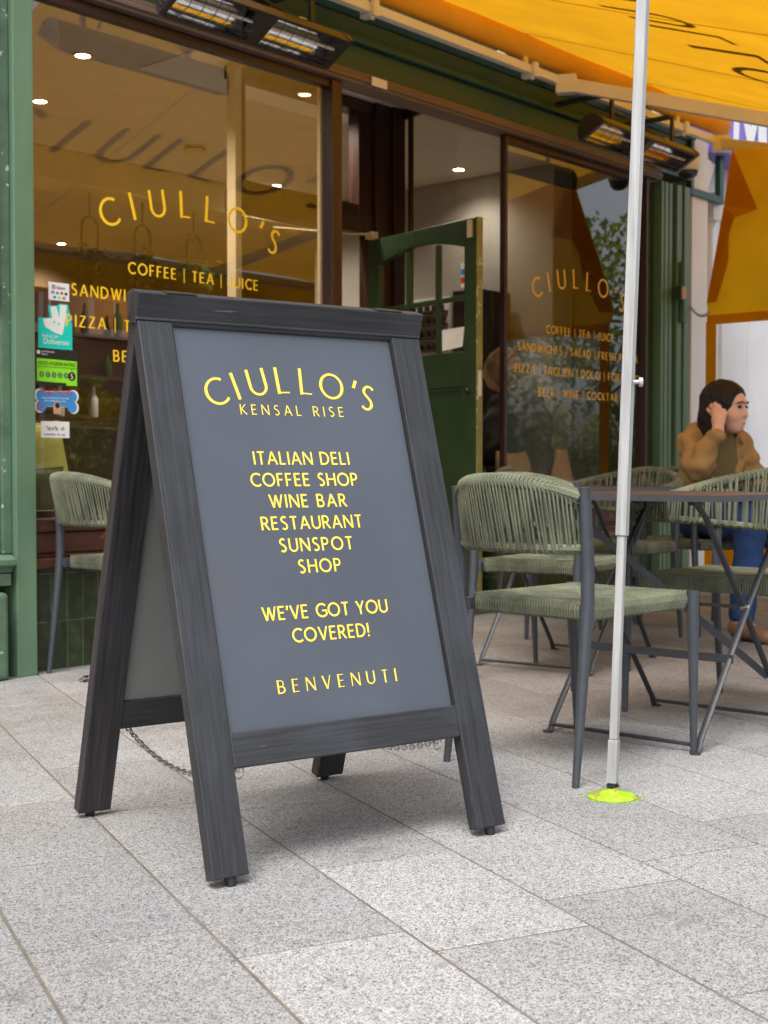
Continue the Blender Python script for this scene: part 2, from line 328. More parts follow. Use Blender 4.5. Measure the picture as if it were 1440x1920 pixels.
def panelmat():
    m, t, p = nodes('slate_board_panel')
    tc = N(t, 'TexCoord'); n = N(t, 'TexNoise', Scale=2.5, Detail=3); t.links.new(tc.outputs['Object'], n.inputs['Vector'])
    r = ramp(t, [(.3, s2l((70, 75, 84))), (.7, s2l((77, 83, 92)))]); t.links.new(n.outputs[0], r.inputs[0])
    # a rubbed patch low on the left
    mp = N(t, 'Mapping'); mp.inputs['Location'].default_value = (-.118/.03, -.585/.075, 0); mp.inputs['Scale'].default_value = (1/.03, 1/.075, 0); t.links.new(tc.outputs['Object'], mp.inputs[0])
    n2 = N(t, 'TexNoise', Scale=30, Detail=4); t.links.new(tc.outputs['Object'], n2.inputs['Vector']); g = N(t, 'VectorMath', operation='LENGTH'); t.links.new(mp.outputs[0], g.inputs[0])
    ad = N(t, 'Math', operation='ADD'); t.links.new(g.outputs['Value'], ad.inputs[0]); t.links.new(n2.outputs[0], ad.inputs[1])
    rr = ramp(t, [(.5, .55), (1.0, 0)]); dv = N(t, 'Math', operation='MULTIPLY'); dv.inputs[1].default_value = .58; t.links.new(ad.outputs[0], dv.inputs[0]); t.links.new(dv.outputs[0], rr.inputs[0])
    mx = N(t, 'Mix', data_type='RGBA'); t.links.new(rr.outputs[0], mx.inputs[0]); t.links.new(r.outputs[0], mx.inputs[6]); mx.inputs[7].default_value = (*s2l((78, 76, 80)), 1)
    n5 = N(t, 'TexNoise', Scale=26, Detail=4, Roughness=.7); t.links.new(tc.outputs['Object'], n5.inputs['Vector']); r5 = ramp(t, [(.60, 0), (.74, .5)]); t.links.new(n5.outputs[0], r5.inputs[0])
    mx5 = N(t, 'Mix', data_type='RGBA'); t.links.new(r5.outputs[0], mx5.inputs[0]); t.links.new(mx.outputs[2], mx5.inputs[6]); mx5.inputs[7].default_value = (*s2l((66, 72, 82)), 1)
    t.links.new(mx5.outputs[2], p.inputs['Base Color']); p.inputs['Roughness'].default_value = .42
    return m
M['panel'] = panelmat()
M['panel_back'] = pm('grey_board_back', s2l((118, 120, 118)), .55, var=.04)
M['skin'] = pm('skin', s2l((224, 174, 148)), .5, var=.06, vs=20); M['skin'].node_tree.nodes['Principled BSDF'].inputs['Subsurface Weight'].default_value = .1
M['hair'] = pm('dark_hair', (.014, .010, .008), .55, var=.6, vs=40, stretch=(8, 8, .5), bump=.8, bs=50, spec=.3)
M['jacket'] = pm('tan_jacket_cloth', s2l((164, 128, 78)), .85, var=.22, vs=6, bump=.6, bs=22)
M['shirt'] = pm('olive_shirt', s2l((112, 98, 62)), .85, var=.15)
M['jeans'] = pm('blue_denim', s2l((38, 66, 112)), .85, var=.25, vs=9, bump=.2, bs=300)
M['shoe'] = pm('tan_shoe', s2l((132, 98, 72)), .7)
M['black_cloth'] = pm('black_coat', (.016, .016, .018), .6, var=.3, vs=6, bump=.5, bs=12)
M['blonde'] = pm('fair_hair', s2l((150, 120, 84)), .5, var=.3, vs=30)
M['lip'] = pm('lip', s2l((188, 100, 94)), .45); M['eye'] = pm('dark_eye', (.01, .008, .007), .2)
def leafmat(name, a, b):
    m, t, p = nodes(name); t.nodes.remove(p)
    g = N(t, 'NewGeometry'); r = ramp(t, [(0, a), (1, b)]); t.links.new(g.outputs['Random Per Island'], r.inputs[0])
    d = N(t, 'BsdfDiffuse'); tl = N(t, 'BsdfTranslucent'); mx = N(t, 'MixShader'); mx.inputs[0].default_value = .4
    t.links.new(r.outputs[0], d.inputs[0]); t.links.new(r.outputs[0], tl.inputs[0]); t.links.new(d.outputs[0], mx.inputs[1]); t.links.new(tl.outputs[0], mx.inputs[2]); t.links.new(mx.outputs[0], t.nodes['Material Output'].inputs[0]); return m
M['leaf'] = leafmat('leaf_mid', (.09, .15, .03), (.20, .27, .07)); M['leaf_y'] = leafmat('leaf_yellow_green', (.18, .23, .03), (.40, .42, .07)); M['leaf_d'] = leafmat('leaf_dark', (.03, .06, .02), (.09, .13, .04))
M['bark'] = pm('bark', (.09, .07, .055), .9, var=.3, vs=12, bump=.5, bs=20)
M['down'] = emis('lit_lamp', (1, .84, .58), 12)
M['neon'] = pm('neon_spray_paint', s2l((146, 186, 26)), .6, var=.35, vs=45, bump=.3, bs=60, chips=(40, .56, (.30, .27, .05)))
M['purple'] = pm('violet_sign', s2l((116, 96, 190)), .4, var=.35, vs=2)
M['slate'] = pm('roof_slate', (.06, .06, .065), .7)
M['cam_white'] = pm('white_plastic', (.7, .69, .66), .4, var=.04); M['smoke_glass'] = pm('smoked_dome', (.02, .02, .02), .12)
M['brown_paper'] = pm('brown_paper', s2l((190, 150, 118)), .8, var=.12, vs=10, bump=.5, bs=14)
# ---------------------------------------------------------------- lettering: capitals drawn as strokes
def arc(cx, cy, rx, ry, a0, a1, n=14):
    return [(cx+rx*math.cos(R(a0+(a1-a0)*i/n)), cy+ry*math.sin(R(a0+(a1-a0)*i/n))) for i in range(n+1)]
D_ = lambda x0, y0, x1, y1, k=1: ('d', [(x0, y0), (x1, y1)], k)
P_ = lambda pts, k=1: ('p', pts, k)
SS = arc(.27, .745, .215, .215, 40, 200, 9) + [(.13, .60), (.30, .50), (.42, .40)] + arc(.255, .255, .215, .22, 12, -140, 10)
GL = {
 'A': (.74, [D_(0, 0, .37, 1, .9), D_(.37, 1, .74, 0), P_([(.13, .33), (.61, .33)], .85)]),
 'B': (.54, [D_(0, 0, 0, 1), P_([(0, .95), (.24, .95)] + arc(.25, .735, .21, .215, 90, -90, 9) + [(0, .52)], .9), P_([(0, .52), (.27, .52)] + arc(.28, .285, .24, .235, 90, -90, 9) + [(0, .05)], .95)]),
 'C': (.74, [P_(arc(.5, .5, .46, .46, 48, 312, 22))]),
 'D': (.70, [D_(0, 0, 0, 1), P_([(0, .95), (.2, .95)] + arc(.22, .5, .45, .45, 90, -90, 16) + [(0, .05)], .95)]),
 'E': (.46, [D_(0, 0, 0, 1), P_([(0, .95), (.46, .95)], .85), P_([(0, .52), (.42, .52)], .85), P_([(0, .05), (.46, .05)], .85)]),
 'F': (.44, [D_(0, 0, 0, 1), P_([(0, .95), (.44, .95)], .85), P_([(0, .5), (.40, .5)], .85)]),
 'G': (.80, [P_(arc(.5, .5, .46, .46, 45, 330, 22) + [(.86, .3), (.86, .47)]), P_([(.52, .47), (.9, .47)], .85)]),
 'H': (.66, [D_(0, 0, 0, 1), D_(.66, 0, .66, 1), P_([(0, .52), (.66, .52)], .85)]),
 'I': (.0, [D_(0, 0, 0, 1)]),
 'J': (.34, [P_([(.32, 1), (.32, .3)] + arc(.11, .25, .21, .21, 0, -120, 8))]),
 'K': (.58, [D_(0, 0, 0, 1), D_(.04, .48, .52, 1, .8), D_(.58, 0, .08, .55)]),
 'L': (.43, [D_(0, 0, 0, 1), P_([(0, .05), (.43, .05)], .85)]),
 'M': (.86, [D_(0, 0, .05, 1, .85), D_(.05, 1, .43, .12), D_(.43, .12, .81, 1, .85), D_(.86, 0, .81, 1)]),
 'N': (.70, [D_(0, 0, 0, 1, .85), D_(0, 1, .7, 0), D_(.7, 0, .7, 1, .85)]),
 'O': (.92, [('o', arc(.46, .5, .46, .46, 0, 360, 30)[:-1], 1)]),
 'P': (.52, [D_(0, 0, 0, 1), P_([(0, .95), (.22, .95)] + arc(.24, .71, .24, .24, 90, -90, 9) + [(0, .47)], .9)]),
 'R': (.56, [D_(0, 0, 0, 1), P_([(0, .95), (.22, .95)] + arc(.24, .72, .23, .23, 90, -90, 9) + [(0, .49)], .9), D_(.56, 0, .22, .5)]),
 'S': (.50, [P_(SS)]),
 'T': (.56, [D_(.28, 0, .28, 1), P_([(0, .95), (.56, .95)], .85)]),
 'U': (.64, [P_([(0, 1), (0, .34)] + arc(.32, .34, .32, .30, 180, 360, 12) + [(.64, .34), (.64, 1)], .95)]),
 'V': (.68, [D_(.34, 0, 0, 1), D_(.34, 0, .68, 1, .85)]),
 'W': (1.04, [D_(.28, 0, 0, 1), D_(.28, 0, .52, .96, .85), D_(.76, 0, .52, .96), D_(.76, 0, 1.04, 1, .85)]),
 'Y': (.62, [D_(.31, 0, .31, .46), D_(.31, .42, 0, 1), D_(.31, .42, .62, 1, .85)]),
 'Z': (.58, [P_([(.03, .95), (.56, .95)], .85), D_(0, .04, .56, .96), P_([(0, .05), (.58, .05)], .85)]),
 "'": (.02, [D_(-.03, .68, .03, 1)]), '|': (.0, [D_(0, -.2, 0, 1.1, .6)]), '!': (.02, [D_(0, .28, 0, 1), D_(0, 0, 0, .13)]), ' ': (.22, []),
}
class Let:
    """collects letters on a plane: O origin, ex, ey, en unit vectors (en points at the reader)"""
    def __init__(s, O, ex, ey, en, th=.0006): s.O, s.ex, s.ey, s.en, s.th = Vector(O), Vector(ex), Vector(ey), Vector(en), th; s.mb = MB(); s.k = 0
    def P(s, x, y, d): return s.O + s.ex*x + s.ey*y + s.en*d
    def strip(s, L, Rr, closed=False):
        s.k += 1; d = s.th + (s.k % 5)*s.th*.12; n = len(L); vs = []; fs = []
        for a, b in zip(L, Rr): vs += [s.P(*a, d), s.P(*b, d), s.P(*b, 0), s.P(*a, 0)]
        for i in range(n if closed else n-1):
            a = 4*i; b = 4*((i+1) % n)
            fs += [(a, a+1, b+1, b), (a+1, a+2, b+2, b+1), (a+3, a, b, b+3)]
        if not closed: fs += [(0, 3, 2, 1), (4*n-4, 4*n-3, 4*n-2, 4*n-1)]
        s.mb.add(vs, fs)
    def glyph(s, ch, x, y, cap, w, rot=0, contrast=0):
        c, q = math.cos(rot), math.sin(rot); gw = GL[ch][0]
        def tf(p):                                   # glyph units -> plane
            px, py = (p[0]-gw/2)*cap, (p[1]-.5)*cap
            return (x + px*c - py*q, y + px*q + py*c)
        for typ, pts, k in GL[ch][1]:
            if contrast and k < .95: k *= 1-contrast
            hw = w*k/2
            if typ == 'd':
                (x0, y0), (x1, y1) = pts; l = math.hypot(x1-x0, y1-y0); h = min(hw*l/abs(y1-y0), hw*2.4)
                s.strip([tf((x0-h, y0)), tf((x1-h, y1))], [tf((x0+h, y0)), tf((x1+h, y1))])
            else:
                cl = typ == 'o'; n = len(pts); L = []; Rr = []
                for i in range(n):
                    a = pts[i-1] if (cl or i > 0) else pts[i]; b = pts[(i+1) % n] if (cl or i < n-1) else pts[i]
                    tx, ty = b[0]-a[0], b[1]-a[1]; l = math.hypot(tx, ty) or 1; nx, ny = -ty/l, tx/l
                    m = hw*(1-contrast*.8*abs(ny)) if contrast else hw
                    L.append(tf((pts[i][0]+nx*m, pts[i][1]+ny*m))); Rr.append(tf((pts[i][0]-nx*m, pts[i][1]-ny*m)))
                s.strip(L, Rr, cl)
    def line(s, txt, x0, x1, y, cap, w=.13, contrast=0):     # y = baseline; tracking chosen so the line fills x0..x1
        W_ = sum(GL[c][0]*cap for c in txt) + w*cap; gap = (x1-x0-W_)/max(1, len(txt)-1); x = x0+w*cap/2
        for c in txt:
            gw = GL[c][0]*cap; s.glyph(c, x+gw/2, y+cap/2, cap, w, 0, contrast); x += gw+gap
        return s
    def arch(s, txt, us, xc, half, yc, cap, Rd, w=.115, contrast=.3):
        for c, u in zip(txt, us):
            dx = u*half; a = math.asin(dx/Rd); s.glyph(c, xc+dx, yc - Rd*(1-math.cos(a)), cap, w, -a, contrast)
        return s
    def build(s, name, mat, parent=None): return s.mb.build(name, mat, parent)
def small_text(txt, size, O, ex, ey, en, mat, name, parent, width=None):
    cu = bpy.data.curves.new('text', 'FONT'); cu.body = txt; cu.size = size; cu.extrude = .0002
    ob = bpy.data.objects.new('text', cu); COL.objects.link(ob)
    me = bpy.data.meshes.new_from_object(ob.evaluated_get(bpy.context.evaluated_depsgraph_get())); bpy.data.objects.remove(ob)
    xs = [v.co.x for v in me.vertices]; k = (width/(max(xs)-min(xs))) if width and xs else 1
    O, ex, ey, en = Vector(O), Vector(ex), Vector(ey), Vector(en)
    for v in me.vertices: v.co = O + ex*(v.co.x-min(xs))*k + ey*v.co.y + en*(v.co.z+.0004)
    me.materials.clear(); me.materials.append(mat)
    o = bpy.data.objects.new(name, me); COL.objects.link(o); o.parent = parent; return o

US = [-1, -.735, -.45, -.12, .19, .53, .83, 1.01]
YG = 4.5
FX, FZ, FN = (1, 0, 0), (0, 0, 1), (0, -1, 0)

# ---------------------------------------------------------------- ground
NV = Vector((math.sin(R(66.2)), -math.cos(R(66.2)), 0)); DV = Vector((-NV.y, NV.x, 0))
def pavement():
    mb = MB(); tones = []; rnd = random.Random(3)
    off = {-1: 2.30, 0: 2.24, 1: 2.08, 2: 1.97, 3: 2.63, 4: 2.25, 5: 2.45, 6: 2.1}
    for k in range(-14, 34):
        n0 = .407+.305*k; o = off.get(k, rnd.random()*.5+2)
        for j in range(-24, 24):
            d0 = o+.51*j; c = NV*(n0+.15)+DV*(d0+.25)
            if not (-3.2 < c.x < 13 and -2.9 < c.y < 4.75): continue
            g = .0029; a, b, e, f = n0+g, n0+.305-g, d0+g, d0+.51-g; ch = .0015
            P = lambda n, d, z: NV*n+DV*d+Vector((0, 0, z))
            top = [P(a+ch, e+ch, 0), P(b-ch, e+ch, 0), P(b-ch, f-ch, 0), P(a+ch, f-ch, 0)]
            mid = [P(a, e, -.0012), P(b, e, -.0012), P(b, f, -.0012), P(a, f, -.0012)]
            low = [P(a, e, -.03), P(b, e, -.03), P(b, f, -.03), P(a, f, -.03)]
            tilt = rnd.uniform(0, .0007); top = [p+Vector((0, 0, tilt)) for p in top]
            fs = [(0, 1, 2, 3)] + [(4+i, 4+(i+1) % 4, (i+1) % 4, i) for i in range(4)] + [(8+i, 8+(i+1) % 4, 4+(i+1) % 4, 4+i) for i in range(4)]
            mb.add(top+mid+low, fs)
            v = rnd.uniform(.94, 1.13); w = rnd.uniform(-.012, .012)
            if (k, j) in ((1, -1), (2, 0)): v = 1.2
            if k in (0, 1) and j >= 0 and c.y < 3: v *= .94
            tones += [(v*(1+w), v, v*(1-w), 1)]*12
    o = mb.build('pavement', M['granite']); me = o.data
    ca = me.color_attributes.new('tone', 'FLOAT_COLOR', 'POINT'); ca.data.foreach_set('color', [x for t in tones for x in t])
    tag(o, kind='structure')
    g = MB(); g.box(-3.4, 13.2, -3, 6.2, -.05, -.0009); tag(g.build('ground', M['grout']), kind='structure')
    g = MB(); g.box(-80, 120, -120, 160, -.30, -.13); tag(g.build('ground', M['asphalt']), kind='structure')
    g = MB(); g.box(-60, 90, -3.15, -3.0, -.13, .0); tag(g.build('kerb', M['granite']), kind='structure')
    g = MB(); g.box(-60, 90, -13, -9.6, -.13, -.01); tag(g.build('far_pavement', M['grout']), kind='structure')
pavement()
# ---------------------------------------------------------------- shop front
shop = empty('cafe_building', (3, 4.45, 0), 0, 'green painted shop front with large windows and an open recessed doorway', 'shop')
def sp(name, mb, mat, parent=None, **k):
    """a shop part, built in world space; the shop Empty stands at (3,4.45,0)"""
    o = mb.build(name, M[mat] if isinstance(mat, str) else mat, None, **k); o.parent = parent or shop
    o.matrix_parent_inverse = Matrix.Translation((-3, -4.45, 0)) if parent is None else Matrix()
    return o
# left pilaster: plain board, grooved old pilaster with base moulding and plinth
b = MB(); b.box(2.975, 3.064, 4.43, 4.62, 0, 2.7); sp('pilaster', b, 'sage', bevel=.003)
b = MB(); b.box(2.93, 2.973, 4.455, 4.62, .47, 2.7); b.box(2.88, 2.928, 4.47, 4.62, .47, 2.7); b.box(2.72, 2.878, 4.45, 4.62, .47, 2.7); b.box(2.60, 2.91, 4.435, 4.449, 1.42, 2.7)
sp('pilaster', b, 'sage_rough', bevel=.004)
b = MB(); b.prism([(2.6, 4.62, .40), (2.6, 4.44, .40), (2.6, 4.435, .415), (2.6, 4.41, .43), (2.6, 4.41, .452), (2.6, 4.44, .468), (2.6, 4.62, .468)], (.36, 0, 0)); b.box(2.6, 2.95, 4.43, 4.6, .352, .398)
sp('base_moulding', b, 'sage_rough', bevel=.003)
b = MB(); b.box(2.6, 2.92, 4.395, 4.62, 0, .33); sp('plinth', b, 'sage_rough', bevel=.02, segs=3)
b = MB(); b.box(2.921, 2.974, 4.56, 4.62, 0, .351); sp('reveal', b, 'rubber')
# right pilaster
b = MB(); b.box(7.68, 7.81, 4.50, 4.60, 0, 2.64); sp('reveal', b, 'door_green')
b = MB()
for x0, x1, y in ((7.812, 7.842, 4.44), (7.842, 7.856, 4.455), (7.856, 7.90, 4.44), (7.90, 7.914, 4.455), (7.914, 7.95, 4.44), (7.995, 8.06, 4.43), (8.075, 8.15, 4.42)): b.box(x0, x1, y, 4.62, 0, 2.64)
sp('pilaster', b, 'sage', bevel=.003)
b = MB(); b.box(7.95, 8.075, 4.50, 4.62, 0, 2.64); sp('reveal', b, 'fascia')
# lintel and fascia
b = MB(); b.box(3.0, 7.80, 4.435, 4.56, 2.64, 2.702); b.box(3.0, 7.80, 4.425, 4.435, 2.655, 2.675); sp('lintel', b, 'lintel', bevel=.004)
b = MB(); b.box(4.99, 5.10, 4.419, 4.4249, 2.648, 2.69); sp('number_plate', b, 'awn_metal')
b = MB(); b.box(2.6, 8.22, 4.46, 4.62, 2.704, 2.83); b.box(2.6, 8.22, 4.425, 4.62, 2.832, 2.868); b.box(2.6, 8.22, 4.445, 4.62, 2.87, 2.95)
b.prism([(2.6, 4.62, 2.952), (2.6, 4.44, 2.952), (2.6, 4.40, 2.985), (2.6, 4.40, 3.01), (2.6, 4.62, 3.01)], (5.62, 0, 0)); b.box(2.6, 8.22, 4.47, 4.62, 3.012, 3.9)
sp('fascia', b, 'fascia', bevel=.004)
b = MB(); b.box(2.4, 8.3, 4.47, 4.8, 3.91, 7.5); b.box(-14, 2.59, 4.47, 4.8, -.1, 7.5); sp('wall', b, 'brick')
# end bracket with pale panel by the right pilaster
b = MB(); b.box(8.16, 8.62, 4.42, 4.46, 2.60, 2.65); b.box(8.56, 8.62, 4.42, 4.46, 2.65, 3.0); b.box(8.16, 8.2, 4.42, 4.46, 2.65, 3.0); fb = sp('end_frame', b, 'fascia', bevel=.003)
b = MB(); b.prism([(8.2, 4.45, 2.652), (8.42, 4.45, 2.652), (8.55, 4.45, 2.86), (8.2, 4.45, 2.95)], (0, .012, 0)); b.build('panel', M['white_wall'], fb)
# stall risers and sills under both windows
for x0, x1 in ((3.065, 4.82), (6.12, 7.679)):
    b = MB(); b.box(x0, x1, 4.505, 4.62, 0, .40); sp('tiled_riser', b, 'tile')
    b = MB(); b.box(x0, x1, 4.462, 4.62, .402, .445); b.box(x0, x1, 4.475, 4.62, .446, .462); b.box(x0, x1, 4.468, 4.62, .463, .545); b.box(x0, x1, 4.452, 4.62, .546, .598); sp('sill', b, 'timber', bevel=.006)
    b = MB(); b.box(x0, x1, 4.465, 4.52, .5985, .603); sp('sill_lead', b, 'steel')
# windows: frame > pane, lettering
def window(x0, x1, xr):
    b = MB(); fr = sp('window', b.box(x1, xr, 4.46, 4.53, .60, 2.638).box(x0, x1, 4.475, 4.53, 2.60, 2.638).box(x0, x1, 4.475, 4.53, .604, .63), 'timber_v', bevel=.004)
    b = MB(); b.box(x0, x1, YG, YG+.008, .631, 2.599); b.build('pane', M['glass'], fr); return fr
wl = window(3.065, 4.752, 4.82)
wr = window(6.186, 7.66, 7.679)
b = MB(); b.box(6.162, 6.185, 4.475, 4.515, .60, 2.638); sp('mullion', b, M['timber_v'], bevel=.004)
for par, xc, xo in ((wl, 3.930, 0), (wr, 6.962, 3.031)):
    Let((0, YG-.001, 0), FX, FZ, FN).arch("CIULLO'S", US, xc, .465, 1.921, .113, 1.24, .135, .3).build('title_lettering', M['vinyl'], par)
    cp = .047; dz = 0 if xo == 0 else -.018
    for tx, a_, c_, y_ in (('COFFEE | TEA | JUICE', 3.562, 4.302, 1.596), ('SANDWICHES | SALAD | FRESH PASTA', 3.280, 4.59, 1.480), ('PIZZA | TAGLIERI | DOLCI | FORMAGGI', 3.255, 4.62, 1.356), ('BEER | WINE | COCKTAILS', 3.486, 4.41, 1.230)):
        Let((xo, YG-.001, 0), FX, FZ, FN).line(tx, a_, c_, y_+dz, cp, .17, .15).build('menu_lettering', M['vinyl'], par)
# the recess: side screens, back frame with transom, open door
def side_screen(x0, y0, x1, y1, zt, mat, tr):
    d = Vector((x1-x0, y1-y0, 0)).normalized()
    b = MB(); b.bar((x0, y0, .3), (x1, y1, .3), .026, .6); q_ = Vector((x0, y0, 0))+d*(.02 if mat == 'cream' else .84); b.bar(q_+Vector((0, 0, .59)), q_+Vector((0, 0, zt)), .024, .03, d); b.bar((x0, y0, zt), (x1, y1, zt), .026, .06)
    s_ = sp('side_screen', b, mat, bevel=.003)
    b = MB(); b.bar((x0, y0, (zt+.57)/2), (x1, y1, (zt+.57)/2), .008, zt-.63); b.build('pane', M['glass_thin'], s_); return s_
side_screen(4.80, 4.57, 5.04, 5.44, 2.955, 'cream', 0)
side_screen(6.17, 4.57, 6.44, 5.44, 2.955, 'timber_v', 0)
b = MB(); b.box(5.055, 5.10, 5.46, 5.53, .06, 2.98); sp('door_post', b, 'cream', bevel=.004)
b = MB(); b.box(6.20, 6.34, 5.46, 5.60, .06, 2.99); b.box(6.345, 6.45, 5.44, 5.58, .06, 2.99); b.box(5.10, 6.2, 5.48, 5.60, 2.20, 2.31); b.box(5.10, 6.2, 5.48, 5.60, 2.92, 2.99); b.box(6.08, 6.2, 5.49, 5.58, 2.31, 2.92); b.box(5.10, 5.16, 5.49, 5.58, 2.31, 2.92); b.box(5.16, 6.08, 5.49, 5.58, 2.31, 2.37)
df = sp('door_frame', b, 'timber_v', bevel=.005)
b = MB(); b.box(5.16, 6.08, 5.53, 5.536, 2.37, 2.92); b.build('pane', M['glass_thin'], df)
b = MB(); b.box(4.83, 6.45, 4.57, 6.0, 2.992, 3.02); sp('lobby_ceiling', b, 'white_wall')
b = MB(); b.box(4.83, 6.12, 4.48, 5.48, 0.0, .05); sp('threshold', b, 'grout')
def make_door():
    H_ = Vector((6.20, 5.50, 0)); F_ = Vector((5.984, 4.52, 0)); w_ = (F_-H_).normalized(); n_ = Vector((-w_.y, w_.x, 0))
    if n_.x > 0: n_ = -n_
    T = Matrix((( w_.x, n_.x, 0, H_.x), (w_.y, n_.y, 0, H_.y), (0, 0, 1, 0), (0, 0, 0, 1)))
    b = MB(); b.T = T; t = .022; L = 1.003
    b.box(0, .105, -t, t, .06, 2.165); b.box(.90, L, -t, t, .06, 2.165)
    b.box(.105, .90, -t, t, .06, .26); b.box(.105, .90, -t, t, 1.25, 1.442)
    arch_ = [(.105 + .795*i/16, 2.012+.062*math.sin(math.pi*i/16)) for i in range(17)]
    for (a, za), (c, zc) in zip(arch_, arch_[1:]): b.prism([(a, -t, za), (c, -t, zc), (c, -t, 2.165), (a, -t, 2.165)], (0, 2*t, 0))
    for x in (.36, .635): b.box(x, x+.03, -.014, .014, 1.442, 2.055)
    for x0, x1 in ((.105, .36), (.39, .635), (.665, .90)): b.box(x0, x1, -.013, .013, 1.725, 1.752)
    b.box(.485, .52, -t, t, .26, 1.25)
    for x0, x1 in ((.105, .485), (.52, .90)):
        b.box(x0, x1, -.008, .008, .26, 1.25)
        for a, c, d, e in ((x0, x0+.022, .26, 1.25), (x1-.022, x1, .26, 1.25), (x0+.022, x1-.022, .26, .282), (x0+.022, x1-.022, 1.228, 1.25)): b.box(a, c, -.015, .015, d, e)
    d = sp('door', b, 'door_green', bevel=.003)
    b = MB(); b.T = T; b.box(L+.0005, L+.004, -t+.001, t-.001, .061, 2.164); b.build('leading_edge', M['door_edge'], d)
    b = MB(); b.T = T; b.box(.105, .90, -.003, .003, 1.442, 2.06); b.build('pane', M['glass_thin'], d)
    b = MB(); b.T = T; b.box(L+.0045, L+.006, -.013, .013, 1.19, 1.33); b.box(L+.006, L+.016, -.006, .006, 1.25, 1.275); b.build('lock_plate', M['awn_metal'], d, bevel=.001)
    b = MB(); b.T = T; b.lathe([(.016, 0), (.016, .01), (.011, .014)], (.935, t, 1.22), 14, 'y'); b.build('keyhole', M['black_metal'], d)
    b = MB(); b.T = T; b.box(.945, .975, t+.0005, t+.02, 2.055, 2.15); b.build('door_contact', M['cream'], d, bevel=.003)
    b = MB(); b.T = T; b.tube([(.06, t+.03, 2.195), (-.06, .30, 2.2), (-.12, .62, 2.2)], .008, 6); b.box(.03, .10, t, t+.045, 2.166, 2.205); b.build('door_stay', M['cream'], d)
    b = MB(); b.T = T; b.add([(.69, .006, 1.575), (.885, .006, 1.578), (.87, .008, 1.47), (.70, .014, 1.455)], [(0, 1, 2, 3)]); b.prism([(.69, .0065, 1.575), (.885, .0065, 1.578), (.87, .0085, 1.47), (.70, .0145, 1.455)], (0, .001, 0)); b.build('notice', M['paper'], d)
    for z, mm in ((1.88, 'blue'), (1.835, 'red')):
        b = MB(); b.T = T; b.box(.85, .89, .0035, .0045, z-.016, z+.018); b.build('card_sticker', M[mm], d)
    b = MB(); b.T = T; b.box(.848, .892, .0031, .0034, 1.795, 1.93); b.build('sticker_backing', M['paper'], d)
make_door()
# ---------------------------------------------------------------- interior
b = MB(); b.box(2.5, 12, 4.63, 12, -.05, .055); tag(b.build('shop_floor', M['int_floor']), kind='structure')
b = MB(); b.box(2.5, 4.83, 4.60, 12, 3.0, 3.1); b.box(4.83, 6.45, 5.62, 12, 3.0, 3.1); b.box(6.45, 13.4, 4.63, 12, 3.0, 3.1); sp('ceiling', b, 'ceil')
b = MB(); b.box(2.5, 13.2, 11.6, 11.9, 0, 3); b.box(2.5, 3.0, 4.63, 11.6, .0, 3); sp('rear_wall', b, 'int_wall')
b = MB(); b.box(13.2, 13.4, 4.6, 11.6, 0, 3); b.box(8.56, 13.2, 4.66, 4.9, 0, 3); sp('side_wall', b, 'int_pale')
b = MB(); b.box(3.0, 11.7, 7.9, 8.25, 2.775, 2.999); sp('beam', b, 'cream', bevel=.01)
b = MB(); b.box(8.3, 8.55, 5.6, 8.0, .06, 2.999); sp('pier', b, 'int_pale', bevel=.01)
b = MB(); b.box(3.4, 7.6, 9.6, 9.75, 1.25, 2.3); sp('shelf_panel', b, 'ochre')
b = MB(); b.box(8.56, 12.2, 7.95, 8.15, .06, 2.60); sp('partition', b, 'ochre')
b = MB(); b.box(10.7, 11.65, 7.93, 7.949, 1.7, 2.38); pf = sp('picture_board', b, 'beige_cush')
for k in range(3): b = MB(); b.box(10.76+.3*k, 11.0+.3*k, 7.92, 7.929, 1.95, 2.24); b.build('picture', M['int_wall'], pf)
b = MB(); b.box(3.2, 8.2, 8.8, 9.4, .06, 1.12); sp('counter', b, 'int_dark', bevel=.01)
# wall shelves with jars seen through the door glass
b = MB(); b.box(8.28, 8.299, 6.55, 7.15, 1.66, 2.12); 
sb = sp('jar_shelf', b, 'paper')
b = MB()
for z in (1.70, 1.80, 1.90, 2.00): b.box(8.20, 8.279, 6.55, 7.15, z, z+.012)
b.build('shelf_board', M['int_dark'], sb)
for z in (1.70, 1.80, 1.90, 2.00):
    for i in range(8):
        b = MB(); b.lathe([(.022, 0), (.024, .038), (.012, .046), (.012, .055)], (8.24, 6.59+i*.07, z+.013), 8); b.build('jar', M['int_dark'], sb)
b = MB(); b.box(7.88, 8.26, 5.95, 6.2, .06, 2.09); cb = sp('tall_cabinet', b, 'int_dark', bevel=.006)
b = MB(); b.lathe([(.012, 0), (.014, .02), (.006, .03)], (7.93, 5.92, 1.5), 10, 'y'); b.build('knob', M['awn_metal'], cb)
